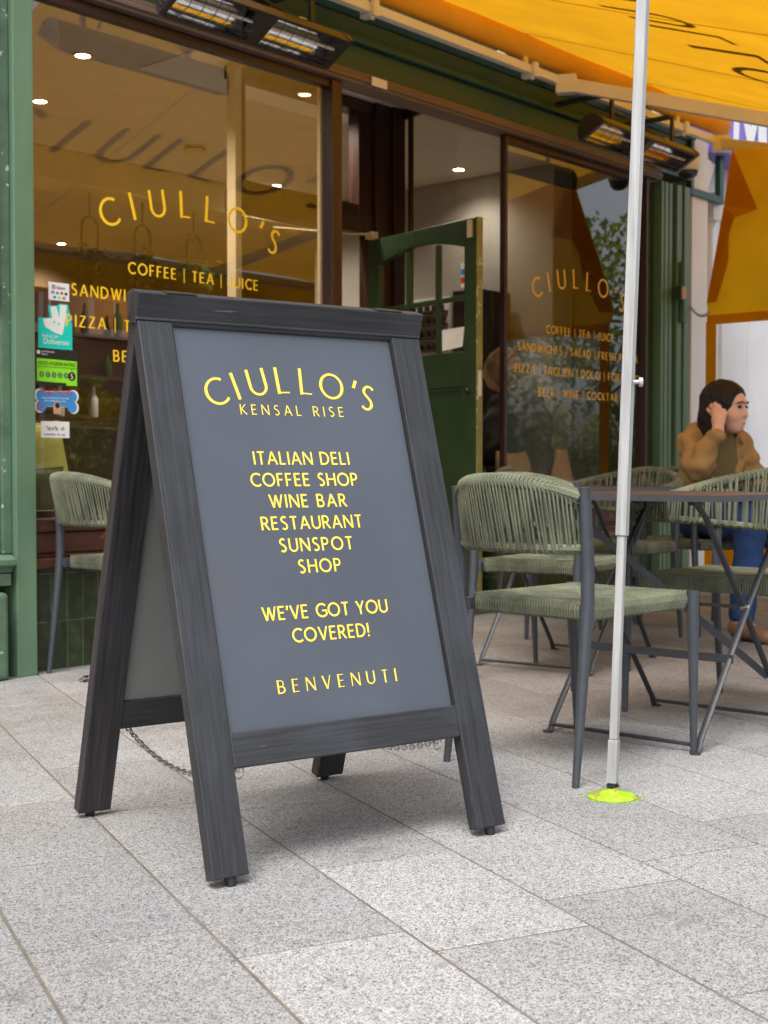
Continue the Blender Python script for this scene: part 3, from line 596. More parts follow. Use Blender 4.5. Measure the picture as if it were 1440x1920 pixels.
# window seats inside with cushions
for x0, x1 in ((3.1, 4.74), (6.2, 7.66)):
    b = MB(); b.box(x0, x1, 4.64, 5.15, .06, .56); sp('window_seat', b, 'int_dark', bevel=.01)
LAMPS = [(4.22, 5.336, 'lit downlight in the shop ceiling just below the heater over the big window'), (4.493, 6.043, 'lit downlight seen through the reflected heater in the big window'), (4.876, 6.981, 'lit downlight in the shop ceiling nearest the tall green pilaster edge'), (7.517, 7.656, 'lit downlight close in front of the ceiling beam, by the cream post'), (7.998, 6.234, 'lit downlight above the open green door'), (5.829, 5.759, 'lit downlight near the top corner of the big window by the brown post'), (7.67, 8.844, 'lit downlight showing behind the yellow letter L on the big window'), (8.06, 11.2, 'lowest lit downlight, deep in the shop above the word SANDWICHES')]
for i, (x, y, lab) in enumerate(LAMPS):
    t = empty('ceiling_downlight', (x, y, 2.999), 0, lab, 'ceiling light', 'downlights in the shop ceiling')
    b = MB(); b.lathe([(.055, -.006), (.055, 0), (.04, 0), (.04, -.006)], (0, 0, 0), 20, ring=True); b.build('trim_ring', M['cream'], t, smooth=True)
    b = MB(); b.lathe([(.038, -.005), (.038, -.001)], (0, 0, 0), 16); b.build('lamp', M['down'], t)
    l = bpy.data.lights.new('downlight_beam', 'SPOT'); l.energy = 14 if (x > 7.9 and y < 7) else 50; l.color = (1, .88, .70); l.spot_size = R(140); l.spot_blend = 1; l.shadow_soft_size = .05
    lo = bpy.data.objects.new('downlight_beam', l); COL.objects.link(lo); lo.parent = t; lo.location = (0, 0, -.03)
t = empty('smoke_detector', (6.25, 7.16, 2.999), 0, 'round white smoke detector on the shop ceiling', 'smoke detector')
b = MB(); b.lathe([(.06, -.05), (.068, -.04), (.07, 0)], (0, 0, 0), 24); b.build('body', M['cream'], t, smooth=True)
b = MB(); b.lathe([(.05, -.024), (.074, -.024), (.074, -.018), (.05, -.018)], (0, 0, 0), 24, ring=True); b.build('vent_ring', M['black_metal'], t)
for i, (x, lab) in enumerate(((6.05, 'hanging hoop planter in the shop below the yellow letter C'), (6.53, 'hanging hoop planter in the shop below the yellow letter U'), (7.03, 'hanging hoop planter in the shop below the second yellow letter L'))):
    t = empty('hoop_planter', (x, 8.07, 2.28), 0, lab, 'planter', 'hanging hoop planters')
    b = MB(); b.tube([(-.072, 0, 0), (-.072, 0, .22)] + [(-.072*math.cos(math.pi*k/10), 0, .24+.085*math.sin(math.pi*k/10)) for k in range(11)] + [(.072, 0, .22), (.072, 0, 0)], .009, 6); b.tube([(0, 0, .32), (0, 0, .494)], .006, 6); b.build('hoop', M['black_metal'], t, smooth=True)
    b = MB(); b.lathe([(.05, -.06), (.075, .0), (.07, .005), (.06, .0)], (0, 0, 0), 14); b.build('pot', M['int_dark'], t, smooth=True)
    b = MB(); rr_ = random.Random(i)
    for k in range(140):
        a = rr_.uniform(0, 6.28); p = Vector((rr_.gauss(0, .06), rr_.gauss(0, .05), rr_.gauss(.0, .06))); u = Vector((math.cos(a), math.sin(a), rr_.uniform(-1, .4)))*.05; s2 = u.cross(Vector((.3, .2, 1)))*.5
        b.add([p, p+u*.5+s2, p+u, p+u*.5-s2], [(0, 1, 2, 3)])
    b.build('foliage', M['leaf_d'], t)
# back bar with bottles, deep in the shop
b = MB()
for z in (1.20, 1.55, 1.90): b.box(4.6, 8.4, 9.42, 9.59, z, z+.03)
sp('back_shelf', b, 'timber')
for i in range(30):
    rr_ = random.Random(i); x = 4.75+.115*i+rr_.uniform(-.02, .02); z = (1.2305, 1.5805, 1.9305)[i % 3]; h = rr_.uniform(.2, .29)
    t = empty('bottle', (x, 9.5, z), 0, 'glass bottle standing on the dark shelves at the back of the shop', 'bottle', 'bottles on the back shelves')
    b = MB(); b.lathe([(.036, 0), (.038, .01), (.038, h*.6), (.014, h*.78), (.014, h)], (0, 0, 0), 10); b.build('glass', M[('leaf_d', 'timber', 'paper', 'ochre', 'int_dark')[rr_.randrange(5)]], t, smooth=True)
def wp(root, name, mb, mat, parent=None, **k):     # a part given in world space under a root that only has a location
    o = mb.build(name, M[mat] if isinstance(mat, str) else mat, None, **k)
    if parent: o.parent = parent
    else:
        o.parent = root; o.matrix_parent_inverse = Matrix.Translation(-Vector(root.location))
    return o
# ---------------------------------------------------------------- awning
aw = empty('awning', (6.0, 4.33, 3.05), 0, 'yellow canvas awning with ivory folding arms opened out over the tables', 'awning')
AX0, AX1, AY1 = 3.70, 8.42, 1.72
az = lambda y: 3.115-.352*(4.25-y)
b = MB(); nx, ny = 60, 26; vs = []; fs = []
for i in range(nx+1):
    for j in range(ny+1):
        x = AX0+(AX1-AX0)*i/nx; y = 4.34+(AY1-4.34)*j/ny
        sag = -.035*math.sin(math.pi*j/ny)*(.6+.4*math.sin(x*2.1)) + .006*math.sin(x*5+y*2.3)
        vs.append((x, y, az(y)+sag))
for i in range(nx):
    for j in range(ny): a = i*(ny+1)+j; fs.append((a, a+1, a+ny+2, a+ny+1))
b.add(vs, fs); can = wp(aw, 'canvas', b, 'awning', smooth=True)
def sagz(x, y):
    j = (4.34-y)/(4.34-AY1); return az(y) - .035*math.sin(math.pi*j)*(.6+.4*math.sin(x*2.1)) + .006*math.sin(x*5+y*2.3)
b = MB()
for x in (4.86, 6.09, 7.32): b.tube([(x, y, sagz(x, y)+.002) for y in [4.3-.1*k for k in range(26)]], .004, 5)
b.build('seam', M['curtain'], can)
b = MB(); b.lathe([(.066, AX0), (.066, AX1)], (0, 4.335, 3.078), 20, 'x'); wp(aw, 'roller', b, 'canvas_roll', smooth=True)
# print on the upper side, read from the street
L = Let((0, 0, 0), (1, 0, 0), (0, .943, .332), (0, -.332, .943), .0012)
for c, x in zip("CIULLO'S", [4.10, 4.50, 4.87, 5.22, 5.57, 5.96, 6.28, 6.55]):
    yy = 2.82; L.O = Vector((x, yy, sagz(x, yy)+.010)); L.glyph(c, 0, 0, .36, .15, 0, .2)
L.mb.build('title_lettering', M['awn_ink'], can)
b = MB(); vs = []; fs = []
xs = [AX0+(AX1-AX0)*i/60 for i in range(61)]
for x in xs: vs += [(x, AY1-.02, az(AY1)-.02), (x, AY1-.035-.012*math.sin(x*7), az(AY1)-.3), (x, AY1-.03-.02*math.sin(x*7), 1.905)]
for i in range(60): a = 3*i; fs += [(a, a+1, a+4, a+3), (a+1, a+2, a+5, a+4)]
b.add(vs, fs); va = wp(aw, 'valance', b, 'awning', smooth=True)
L = Let((0, AY1-.058, 0), FX, FZ, FN, .001); L.line('COFFEE', 4.95, 5.64, 1.96, .125, .13, .2); L.line('TEA', 6.0, 6.3, 1.96, .125, .13, .2); L.line('WINE', 6.65, 7.05, 1.96, .125, .13, .2); L.build('lettering', M['awn_ink'], va)
b = MB(); b.box(2.88, AX1+.03, AY1-.02, AY1+.03, az(AY1)-.075, az(AY1)-.012); wp(aw, 'front_bar', b, 'awn_metal', bevel=.006)
b = MB(); b.box(3.0, 8.30, 4.262, 4.307, 2.918, 2.963); b.box(8.30, 8.33, 4.25, 4.33, 2.90, 2.98); wp(aw, 'torsion_bar', b, 'awn_metal', bevel=.004)
for x in (3.55, 4.82, 6.12, 7.78):
    b = MB(); b.box(x-.02, x+.02, 4.24, 4.33, 2.900, 2.917); b.box(x-.02, x+.02, 4.308, 4.33, 2.918, 3.09); b.box(x-.02, x+.02, 4.24, 4.261, 2.918, 2.975); b.box(x-.05, x+.05, 4.331, 4.47, 3.02, 3.07); b.lathe([(.012, 0), (.012, .012)], (x, 4.27, 2.888), 10)
    wp(aw, 'wall_bracket', b, 'awn_metal', bevel=.002)
for sx, ex, fx in ((6.40, 6.90, 6.5), (8.22, 7.85, 8.22)):
    s0 = Vector((sx, 4.24, 2.915)); e0 = Vector((ex, 2.90, 2.53)); f0 = Vector((fx, AY1+.02, az(AY1)-.05))
    b = MB(); b.bar(s0, e0, .045, .07); b.bar(s0+Vector((-.02, .05, 0)), s0+Vector((.03, -.05, 0)), .07, .10); b.lathe([(.04, -.045), (.045, -.04), (.045, .04), (.04, .045)], tuple(e0), 14)
    wp(aw, 'upper_arm', b, 'awn_metal', bevel=.005)
    b = MB(); b.bar(e0-Vector((0, 0, .01)), f0, .04, .06); wp(aw, 'forearm', b, 'awn_metal', bevel=.005)
# side curtain: orange canvas with a clear window
CX = 7.85
b = MB(); prof = [(3.91, 2.76, 7.76), (4.00, 2.42, 7.82), (4.09, 2.1, 7.88), (4.16, 1.85, 7.90), (4.14, 1.72, 7.86)]
vs = []; fs = []; m = len(prof)
for k, (y, z, x) in enumerate(prof):
    zt = z; zo = [2.42, 2.2, 2.02, 1.85, 1.72][k]
    for q in range(13):
        u = q/12; yy = y+(1.8-y)*u; zz = z+(zo-z)*u; vs.append((x+(CX-x)*min(1, u*3)+.018*math.sin(yy*6+zz*1.5)*min(1, u*4), yy, zz))
for k in range(m-1):
    for q in range(12): a = k*13+q; fs.append((a, a+1, a+14, a+13))
b.add(vs, fs); cur = wp(aw, 'side_curtain', b, 'curtain', smooth=True)
b = MB(); fl = [(3.915, 2.75, 7.735), (3.745, 2.36, 7.74), (3.90, 2.33, 7.75), (3.955, 2.24, 7.78), (3.965, 2.08, 7.80), (4.07, 1.84, 7.85), (4.155, 1.84, 7.88), (4.09, 2.1, 7.86), (4.0, 2.42, 7.80)]
b.prism([(x, y, z) for y, z, x in fl], (-.003, 0, 0)); b.build('folded_flap', M['curtain'], cur)
b = MB(); b.box(7.853, 7.856, 4.075, 4.145, .03, 1.719); b.box(7.853, 7.856, 1.8, 4.074, .03, .40); b.box(7.857, 7.860, 1.8, 4.14, 1.70, 1.76); b.build('curtain_border', M['curtain'], cur)
b = MB(); vs = []; fs = []
for i in range(21):
    for j in range(7):
        y = 1.8+2.29*i/20; z = .38+1.34*j/6; vs.append((7.862+.012*math.sin(y*9+z*2), y, z))
for i in range(20):
    for j in range(6): a = i*7+j; fs.append((a, a+1, a+8, a+7))
b.add(vs, fs); b.build('clear_window', M['pvc'], cur, smooth=True)
def chain_mb(p0, p1, sag, link=.012, r=.0014):
    b = MB(); p0, p1 = Vector(p0), Vector(p1); n = max(3, int((p1-p0).length/(link*.72)))
    pt = lambda u: p0.lerp(p1, u)-Vector((0, 0, sag*4*u*(1-u)))
    for i in range(n):
        a, c = pt(i/n), pt((i+1)/n); t = (c-a).normalized(); u = Vector((0, 0, 1)); s = t.cross(u).normalized(); w = s if i % 2 else s.cross(t)
        m = (a+c)/2; b.tube([m + t*(link*.5*math.cos(q)) + w*(link*.28*math.sin(q)) for q in [2*math.pi*k/8 for k in range(8)]], r, 4, True)
    return b
b = chain_mb((8.20, 4.46, 1.90), (7.87, 4.13, 1.78), .05, .03, .0035); b.build('tie_chain', M['steel'], cur)
# ---------------------------------------------------------------- support pole
pole = empty('awning_pole', (2.825, 1.73, 0), 0, 'slim white square pole standing on a bright yellow-green disc in front of the chairs', 'pole')
pb, pt_ = Vector((2.825, 1.73, .04)), Vector((2.929, 1.708, 2.24))
q = lambda z: pb + (pt_-pb)*((z-.04)/(pt_.z-.04))
b = MB(); b.bar(q(.63), q(2.13), .026, .026, (1, .2, 0)); up_ = wp(pole, 'upper_tube', b, 'pole', bevel=.002)
b = MB(); b.bar(q(.14), q(.6295), .0195, .0195, (1, .2, 0)); wp(pole, 'lower_tube', b, 'pole', bevel=.002)
b = MB(); b.bar(q(.035), q(.1395), .0235, .0235, (1, .2, 0)); wp(pole, 'foot_sleeve', b, 'pole', bevel=.002)
b = MB(); c = q(1.0); b.tube([c, c+Vector((.0165, -.0189, 0))*1.15], .006, 8); b.tube([c+Vector((.0165, -.0189, 0))*1.0, c+Vector((.0165, -.0189, 0))*1.4], .012, 8); b.build('clamp_knob', M['steel'], up_, bevel=.001)
b = MB(); b.lathe([(.058, 0), (.0585, .003), (.052, .008), (.03, .013), (.014, .018), (.012, .024)], (2.825, 1.73, 0), 32); wp(pole, 'base_disc', b, 'neon', smooth=True)
b = MB(); b.tube([(2.815, 1.725, .026), (2.825, 1.728, .045), (2.835, 1.72, .026)], .004, 6); b.box(2.812, 2.838, 1.722, 1.738, .024, .034); wp(pole, 'hinge_pin', b, 'black_metal')
b = MB(); rnd = random.Random(4)
for _ in range(170):
    a = rnd.uniform(0, 6.28); d = .057+abs(rnd.gauss(0, .016)); s_ = rnd.uniform(.0008, .0024)*(1 if d < .075 else .7); c = (2.825+d*math.cos(a), 1.73+d*math.sin(a)); b.prism([(c[0]+s_*math.cos(q), c[1]+s_*math.sin(q), .0012) for q in [6.283*k/6 for k in range(6)]], (0, 0, .0004))
tag(wp(pole, 'paint_overspray', b, 'neon'), kind='stuff')
# ---------------------------------------------------------------- patio heaters under the fascia
def heater(x0, x1, y, z, lab):
    t = empty('patio_heater', ((x0+x1)/2, y, z), 0, lab, 'heater', 'infrared heaters under the fascia')
    L2 = (x1-x0)/2; a = R(31); T = Matrix.Rotation(-a, 4, 'X')          # face looks down and out to the street
    def arcp(r, k): return [(r*math.cos(q), r*1.15*math.sin(q)) for q in [math.pi*i/k for i in range(k+1)]]
    outer = arcp(.085, 16); inner = [(y_, z_) for y_, z_ in arcp(.078, 16)]
    b = MB(); b.T = T
    for k in range(16): b.prism([(-L2+.03, *outer[k]), (-L2+.03, *outer[k+1]), (-L2+.03, *inner[k+1]), (-L2+.03, *inner[k])], (2*L2-.06, 0, 0))
    big = [(y_*1.05, z_*1.05-.004) for y_, z_ in outer]
    b.prism([(-L2, *p) for p in big], (.03, 0, 0)); b.prism([(L2-.03, *p) for p in big], (.03, 0, 0))
    for i in range(7): b.box(-L2-.004, -L2, -.07+.02*i, -.06+.02*i, .01, .06)
    b.box(-L2+.03, L2-.03, -.087, -.072, -.012, -.0005); b.box(-L2+.03, L2-.03, .072, .087, -.012, -.0005); b.box(-.035, .035, -.0719, .0719, -.012, .04)
    cs = b.build('casing', M['heater_case'], t, bevel=.002)
    for s in (-1, 1):
        c = s*(L2-.03+.035)/2; h = (L2-.065)/2-.004
        b = MB(); b.T = T; pr = [(.0715*math.cos(q), .062*math.sin(q)) for q in [math.pi*i/18 for i in range(19)]]; b.add([(x_, *p) for p in pr for x_ in (c-h, c+h)], [(2*k, 2*k+1, 2*k+3, 2*k+2) for k in range(18)]); rf = b.build('reflector', M['chrome'], t, smooth=True)
        b = MB(); b.T = T; b.tube([(c-h, 0, .022), (c+h, 0, .022)], .007, 8); b.build('heating_tube', M['paper'], rf, smooth=True)
        b = MB(); b.T = T
        for k in range(6): x = c-h+2*h*(k+.5)/6; b.tube([(x, -.08, -.013), (x+.012, 0, -.022), (x, .08, -.013)], .0014, 4)
        for yy in (-.04, 0, .04): b.tube([(c-h, yy, -.018), (c+h, yy, -.018)], .0014, 4)
        b.build('guard_grid', M['black_metal'], rf)
    b = MB()
    for s in (-1, 1):
        x = s*L2*.62; b.box(x-.012, x+.012, -.008, .008, .06, .235); b.box(x-.03, x+.03, .0, .36, .236, .25)
    b.tube([(-L2*.5, .03, .10), (-L2*.45, .05, .17), (-L2*.2, .07, .18), (L2*.4, .06, .13), (L2*.55, .03, .1)], .006, 6)
    b.build('hanging_bracket', M['black_metal'], t)
    b = MB(); b.T = T; b.box(L2*.45, L2*.47+.03, -.06, -.052, .075, .08); b.build('rating_label', M['cream'], cs)
    return t
heater(3.46, 4.42, 4.10, 2.60, 'black twin-lamp infrared heater above the left shop window')
heater(6.38, 7.46, 4.06, 2.63, 'black twin-lamp infrared heater above the right window, partly behind the white pole')
t = empty('security_camera', (7.80, 4.25, 2.68), 0, 'white dome camera beside the far end of the right heater', 'camera')
b = MB(); b.lathe([(.03, .10), (.07, .085), (.078, .05), (.072, .0), (.066, -.01)], (0, 0, 0), 20); b.box(-.035, .035, .02, .22, .02, .08); b.build('housing', M['cam_white'], t, smooth=True)
b = MB(); b.lathe([(.064, -.011), (.058, -.035), (.038, -.058), (.01, -.066)], (0, 0, 0), 20); b.build('dome', M['smoke_glass'], t, smooth=True)
t = empty('wall_switch_box', (7.965, 4.415, 1.93), 0, 'small pale box fixed to the right green pilaster', 'switch box')
b = MB(); b.box(-.03, .03, -.05, .0, -.045, .045); b.build('casing', M['door_green'], t, bevel=.004)
b = MB(); b.box(-.026, .026, -.056, -.0505, -.04, .04); b.build('front_plate', M['brown_paper'], t, bevel=.003)
t = empty('conduit_box', (8.02, 4.42, 1.2), 0, 'narrow green conduit strip on the right pilaster edge', 'conduit')
b = MB(); b.box(.0, .05, -.03, .0, .55, .95); b.build('body', M['sage'], t, bevel=.003)
# ---------------------------------------------------------------- stickers on the left pane
def sticker(x0, x1, z0, z1, mat, lab, poly=None):
    t = empty('window_sticker', ((x0+x1)/2, YG-.0005, (z0+z1)/2), 0, lab, 'sticker')
    b = MB(); y = YG-.0012
    b.prism(poly and [(px, y, pz) for px, pz in poly] or [(x0, y, z0), (x1, y, z0), (x1, y, z1), (x0, y, z1)], (0, .001, 0)); wp(t, 'backing', b, mat); return t
def spart(t, name, poly, mat, d): b = MB(); b.prism([(x, YG-.0012-d, z) for x, z in poly], (0, .0004, 0)); return wp(t, name, b, mat)
def stext(t, txt, x, z, size, mat, d=.0014, width=None, name='lettering'):
    o = small_text(txt, size, (x, YG-.0012-d, z), FX, FZ, FN, M[mat], name, t, width); o.matrix_parent_inverse = Matrix.Translation(-Vector(t.location)); return o
def rect(x0, x1, z0, z1): return [(x0, z0), (x1, z0), (x1, z1), (x0, z1)]
def disc(x, z, r, n=18): return [(x+r*math.cos(2*math.pi*k/n), z+r*math.sin(2*math.pi*k/n)) for k in range(n)]
t = sticker(3.175, 3.272, 1.452, 1.522, 'paper', 'small white card payment sticker, topmost on the left window')
spart(t, 'emblem', rect(3.192, 3.206, 1.497, 1.511), 'ink', .0006); spart(t, 'emblem_hole', rect(3.196, 3.202, 1.501, 1.507), 'paper', .0012); stext(t, 'Square', 3.212, 1.498, .016, 'heater_case', .0008, .04)
for x, z, mm in ((3.188, 1.482, 'steel'), (3.209, 1.48, 'blue'), (3.230, 1.481, 'red'), (3.250, 1.48, 'ink'), (3.196, 1.463, 'blue'), (3.218, 1.463, 'lime'), (3.24, 1.463, 'steel')): spart(t, 'card_mark', rect(x, x+.013, z-.004, z+.006), mm, .0006)
t = sticker(3.125, 3.285, 1.262, 1.440, 'teal', 'large turquoise sticker with a white two-eared shape on the left window', [(3.125, 1.262), (3.285, 1.262), (3.285, 1.36), (3.265, 1.44), (3.222, 1.44), (3.218, 1.432), (3.172, 1.428), (3.180, 1.382), (3.127, 1.378)])
spart(t, 'emblem', [(3.148, 1.375), (3.185, 1.381), (3.191, 1.380), (3.182, 1.425), (3.210, 1.430), (3.224, 1.382), (3.228, 1.436), (3.260, 1.437), (3.252, 1.38), (3.245, 1.345), (3.236, 1.318), (3.205, 1.324), (3.158, 1.345)], 'paper', .0006)
spart(t, 'emblem_eye', disc(3.200, 1.366, .0045), 'teal', .0012); spart(t, 'emblem_eye', disc(3.221, 1.361, .0045), 'teal', .0012)
stext(t, 'find us on', 3.142, 1.304, .022, 'paper', .0006, .075); stext(t, 'Deliveroo', 3.150, 1.279, .032, 'paper', .0006, .118)
t = sticker(3.112, 3.312, 1.118, 1.262, 'ink', 'black and lime food hygiene rating sticker on the left window')
spart(t, 'rating_panel', [(3.118, 1.133), (3.255, 1.130), (3.255, 1.121), (3.306, 1.121), (3.306, 1.218), (3.118, 1.222)], 'lime', .0006)
stext(t, 'FOOD HYGIENE RATING', 3.126, 1.197, .02, 'ink', .0012, .172); spart(t, 'rule', rect(3.12, 3.304, 1.189, 1.1905), 'ink', .0012)
for k in range(5): x = 3.140+.0285*k; spart(t, 'score_disc', disc(x, 1.160, .0115), 'sage', .0012); stext(t, str(k), x-.004, 1.1535, .018, 'lime', .0018)
spart(t, 'score_disc', disc(3.281, 1.158, .018), 'ink', .0012); stext(t, '5', 3.274, 1.147, .030, 'paper', .0018); spart(t, 'pointer', disc(3.281, 1.184, .004, 3), 'ink', .0012)
spart(t, 'emblem', disc(3.126, 1.245, .008), 'paper', .0006); stext(t, 'Food Standards', 3.138, 1.246, .010, 'paper', .0006); stext(t, 'Agency', 3.138, 1.236, .010, 'paper', .0006)
bx, bz = 3.21, 1.055
bone = disc(3.135, 1.083, .026)[2:14] ; 
def bonepoly(k): return [(bx+(x-bx)*k, bz+(z-bz)*k*1.0) for x, z in ([(3.135+.024*math.cos(R(a)), 1.078+.024*math.sin(R(a))) for a in range(40, 250, 15)] + [(3.135+.024*math.cos(R(a)), 1.036+.024*math.sin(R(a))) for a in range(120, 330, 15)] + [(3.16, 1.036), (3.26, 1.036)] + [(3.285+.024*math.cos(R(a)), 1.036+.024*math.sin(R(a))) for a in range(-150, 70, 15)] + [(3.285+.024*math.cos(R(a)), 1.078+.024*math.sin(R(a))) for a in range(-70, 140, 15)])]
t = sticker(3.108, 3.312, 1.01, 1.10, 'paper', 'blue bone-shaped dog welcome sticker on the left window', bonepoly(1.05))
spart(t, 'bone_shape', bonepoly(.96), 'blue', .0006); stext(t, 'Dog Friendly', 3.135, 1.085, .030, 'red', .0012, .15)
stext(t, 'dogs are welcome in here with', 3.14, 1.066, .010, 'paper', .0012, .125); stext(t, 'their people at any table', 3.15, 1.055, .010, 'paper', .0012, .10)
for x, z in ((3.124, 1.046), (3.14, 1.032), (3.122, 1.024)): spart(t, 'paw_mark', disc(x, z, .006, 9), 'red', .0012)
spart(t, 'dog_badge', [(3.193, 1.008), (3.227, 1.006), (3.231, 1.034), (3.222, 1.052), (3.212, 1.056), (3.200, 1.053), (3.191, 1.036)], 'brown_paper', .0018); spart(t, 'dog_badge', disc(3.211, 1.041, .011), 'ink', .0024)
t = sticker(3.135, 3.268, .914, .978, 'paper', 'white rectangular tap to pay sticker, lowest on the left window')
stext(t, 'Tap to Pay', 3.160, .944, .022, 'heater_case', .0006, .055); stext(t, 'contactless  visa  pay', 3.148, .924, .012, 'heater_case', .0006, .10)
for k in range(3): spart(t, 'wave_mark', rect(3.228+.006*k, 3.231+.006*k, .943, .952+.003*k), 'heater_case', .0006)
# ---------------------------------------------------------------- sandwich board
wv = Vector((math.cos(R(-13.87)), math.sin(R(-13.87)), 0)); nv = Vector((-wv.y, wv.x, 0)); KS = .975
O_ = Vector((1.700, 1.904, .020)); HD, HT = .345, 1.167
board = empty('sandwich_board', tuple(O_ + wv*.36 + nv*.34 - Vector((0, 0, .020))), 0, 'charcoal stained wooden A-frame menu board with yellow lettering standing on the pavement', 'menu board')
def leaf(front):
    uv = (nv*HD + Vector((0, 0, HT))).normalized(); w2 = wv; org = O_.copy()
    if not front:
        uv = (-nv*HD + Vector((0, 0, HT))).normalized(); w2 = -wv; org = O_ + wv*(.732*KS) + nv*(2*HD*KS)
    nn = w2.cross(uv); Mx = Matrix(((w2.x, uv.x, nn.x, org.x), (w2.y, uv.y, nn.y, org.y), (w2.z, uv.z, nn.z, org.z), (0, 0, 0, 1))) @ Matrix.Scale(KS, 4)
    def put(o, par=None):
        if par is not None: o.parent = par; return o
        o.parent = board; o.matrix_world = Mx; o.matrix_parent_inverse = Matrix.Translation(-Vector(board.location)); o.matrix_basis = Mx; return o
    for s0 in (0, .652):
        st = put(MB().box(s0, s0+.08, .0, 1.1485, -.032, 0).build('stile', M['wood_v' if front else 'wood_in'], bevel=.0025))
        b = MB(); b.T = Matrix.Translation((s0+.045, .004, -.016)) @ Matrix.Rotation(R(90), 4, 'X'); b.lathe([(.012, -.012), (.0125, .006), (.010, .022)], (0, 0, 0), 14); put(b.build('rubber_foot', M['rubber'], smooth=True), st)
    put(MB().box(-.004, .736, 1.150, 1.219, -.034, .001).build('top_rail', M['wood_h'], bevel=.003))
    put(MB().box(.0803, .6517, .205, .275, -.028, -.0015).build('bottom_rail', M['wood_h'], bevel=.0025))
    pn = put(MB().box(.078, .654, .273, 1.152, -.021, -.013).build('panel', [M['panel'], M['panel_back']]))
    pn.data.polygons[0].material_index = 1
    for x0, x1 in ((.0802, .083), (.6488, .6518)): put(MB().box(x0, x1, .276, 1.149, -.0128, -.0055).build('panel_bead', M['rubber']), pn)
    for s0 in (.06, .60): put(MB().box(s0, s0+.07, 1.2192, 1.2215, -.034, -.006).build('hinge', M['black_metal']))
    if front:
        L = Let((0, 0, -.0128), (1, 0, 0), (0, 1, 0), (0, 0, 1), .0005)
        L.arch("CIULLO'S", US, .362, .197, 1.033, .062, .60, .12, .35); put(L.mb.build('title_lettering', M['vinyl_board']), pn)
        NL = lambda *a: put(Let((0, 0, -.0128), (1, 0, 0), (0, 1, 0), (0, 0, 1), .0005).line(*a).build('menu_lettering', M['vinyl_board']), pn)
        NL('KENSAL RISE', .221, .488, .951, .0235, .10)
        for tx, a, c, y in (('ITALIAN DELI', .235, .482, .838), ('COFFEE SHOP', .219, .497, .789), ('WINE BAR', .258, .457, .741), ('RESTAURANT', .230, .490, .692), ('SUNSPOT', .266, .456, .643), ('SHOP', .305, .416, .595), ("WE'VE GOT YOU", .200, .520, .497), ('COVERED!', .264, .461, .447)):
            NL(tx, a, c, y, .0295, .14)
        NL('BENVENUTI', .211, .513, .343, .0285, .125, .35)
    return Mx
MF = leaf(True); MR = leaf(False)
for s, sr in ((.10, .63), (.60, .13)):
    p0 = MF @ Vector((s, .204, -.02)); p1 = MR @ Vector((sr, .204, -.02))
    ch = chain_mb(p0, p1, .05, .02, .0019).build('chain', M['steel'], None); ch.parent = board; ch.matrix_parent_inverse = Matrix.Translation(-Vector(board.location))
    b = MB(); b.tube([p0 + Vector((.012*math.cos(q), 0, .012*math.sin(q)-.008)) for q in [2*math.pi*k/12 for k in range(12)]], .0016, 5, True); b.build('ring', M['steel'], ch)
# ---------------------------------------------------------------- rope chairs
def strand(path_b, path_t, i, rb, rt, out, r, tilt):
    """closed rope loop round the bottom and the top tube; out = unit outward vector at this place"""
    pb_, pt_ = path_b, path_t; u = (pt_-pb_).normalized(); pts = []
    for k in range(7): q = math.pi*k/6; pts.append(pt_ + out*math.cos(q)*rt + u*math.sin(q)*rt)
    for k in range(7): q = math.pi*k/6; pts.append(pb_ - out*math.cos(q)*rb - u*math.sin(q)*rb)
    t = out.cross(u); k = len(pts)
    for j in range(k):
        f = (j-6.5)/6.5
        if j in (6, 7): pts[j] = pts[j] + t*tilt
    return pts
def band(bp, tp, outs, n, r=.0033):
    b = MB(); rnd = random.Random(5)
    cum = [0]
    for a, c in zip(tp, tp[1:]): cum.append(cum[-1]+(c-a).length)
    def at(L, d):
        d = max(0, min(cum[-1], d))
        for i in range(len(cum)-1):
            if d <= cum[i+1]+1e-9: f = (d-cum[i])/(cum[i+1]-cum[i]); return L[i].lerp(L[i+1], f)
        return L[-1]
    step = cum[-1]/n
    for i in range(n):
        d = step*(i+.5); sh = (rnd.random()-.5)*step*1.3
        b.tube(strand(at(bp, d+sh*.6), at(tp, d), i, .0135, .0175, at(outs, d).normalized(), r, sh), r, 5, True)
    # extra wraps that close the top edge
    for i in range(n):
        d = step*(i+1.0); pt = at(tp, d); o_ = at(outs, d).normalized()
        b.tube([pt + o_*math.cos(q)*.0172 + Vector((0, 0, 1))*math.sin(q)*.0172 for q in [2*math.pi*k/10 for k in range(10)]], r, 5, True)
    b.tube(tp, .0145, 8); b.tube(bp, .0115, 8)
    return b
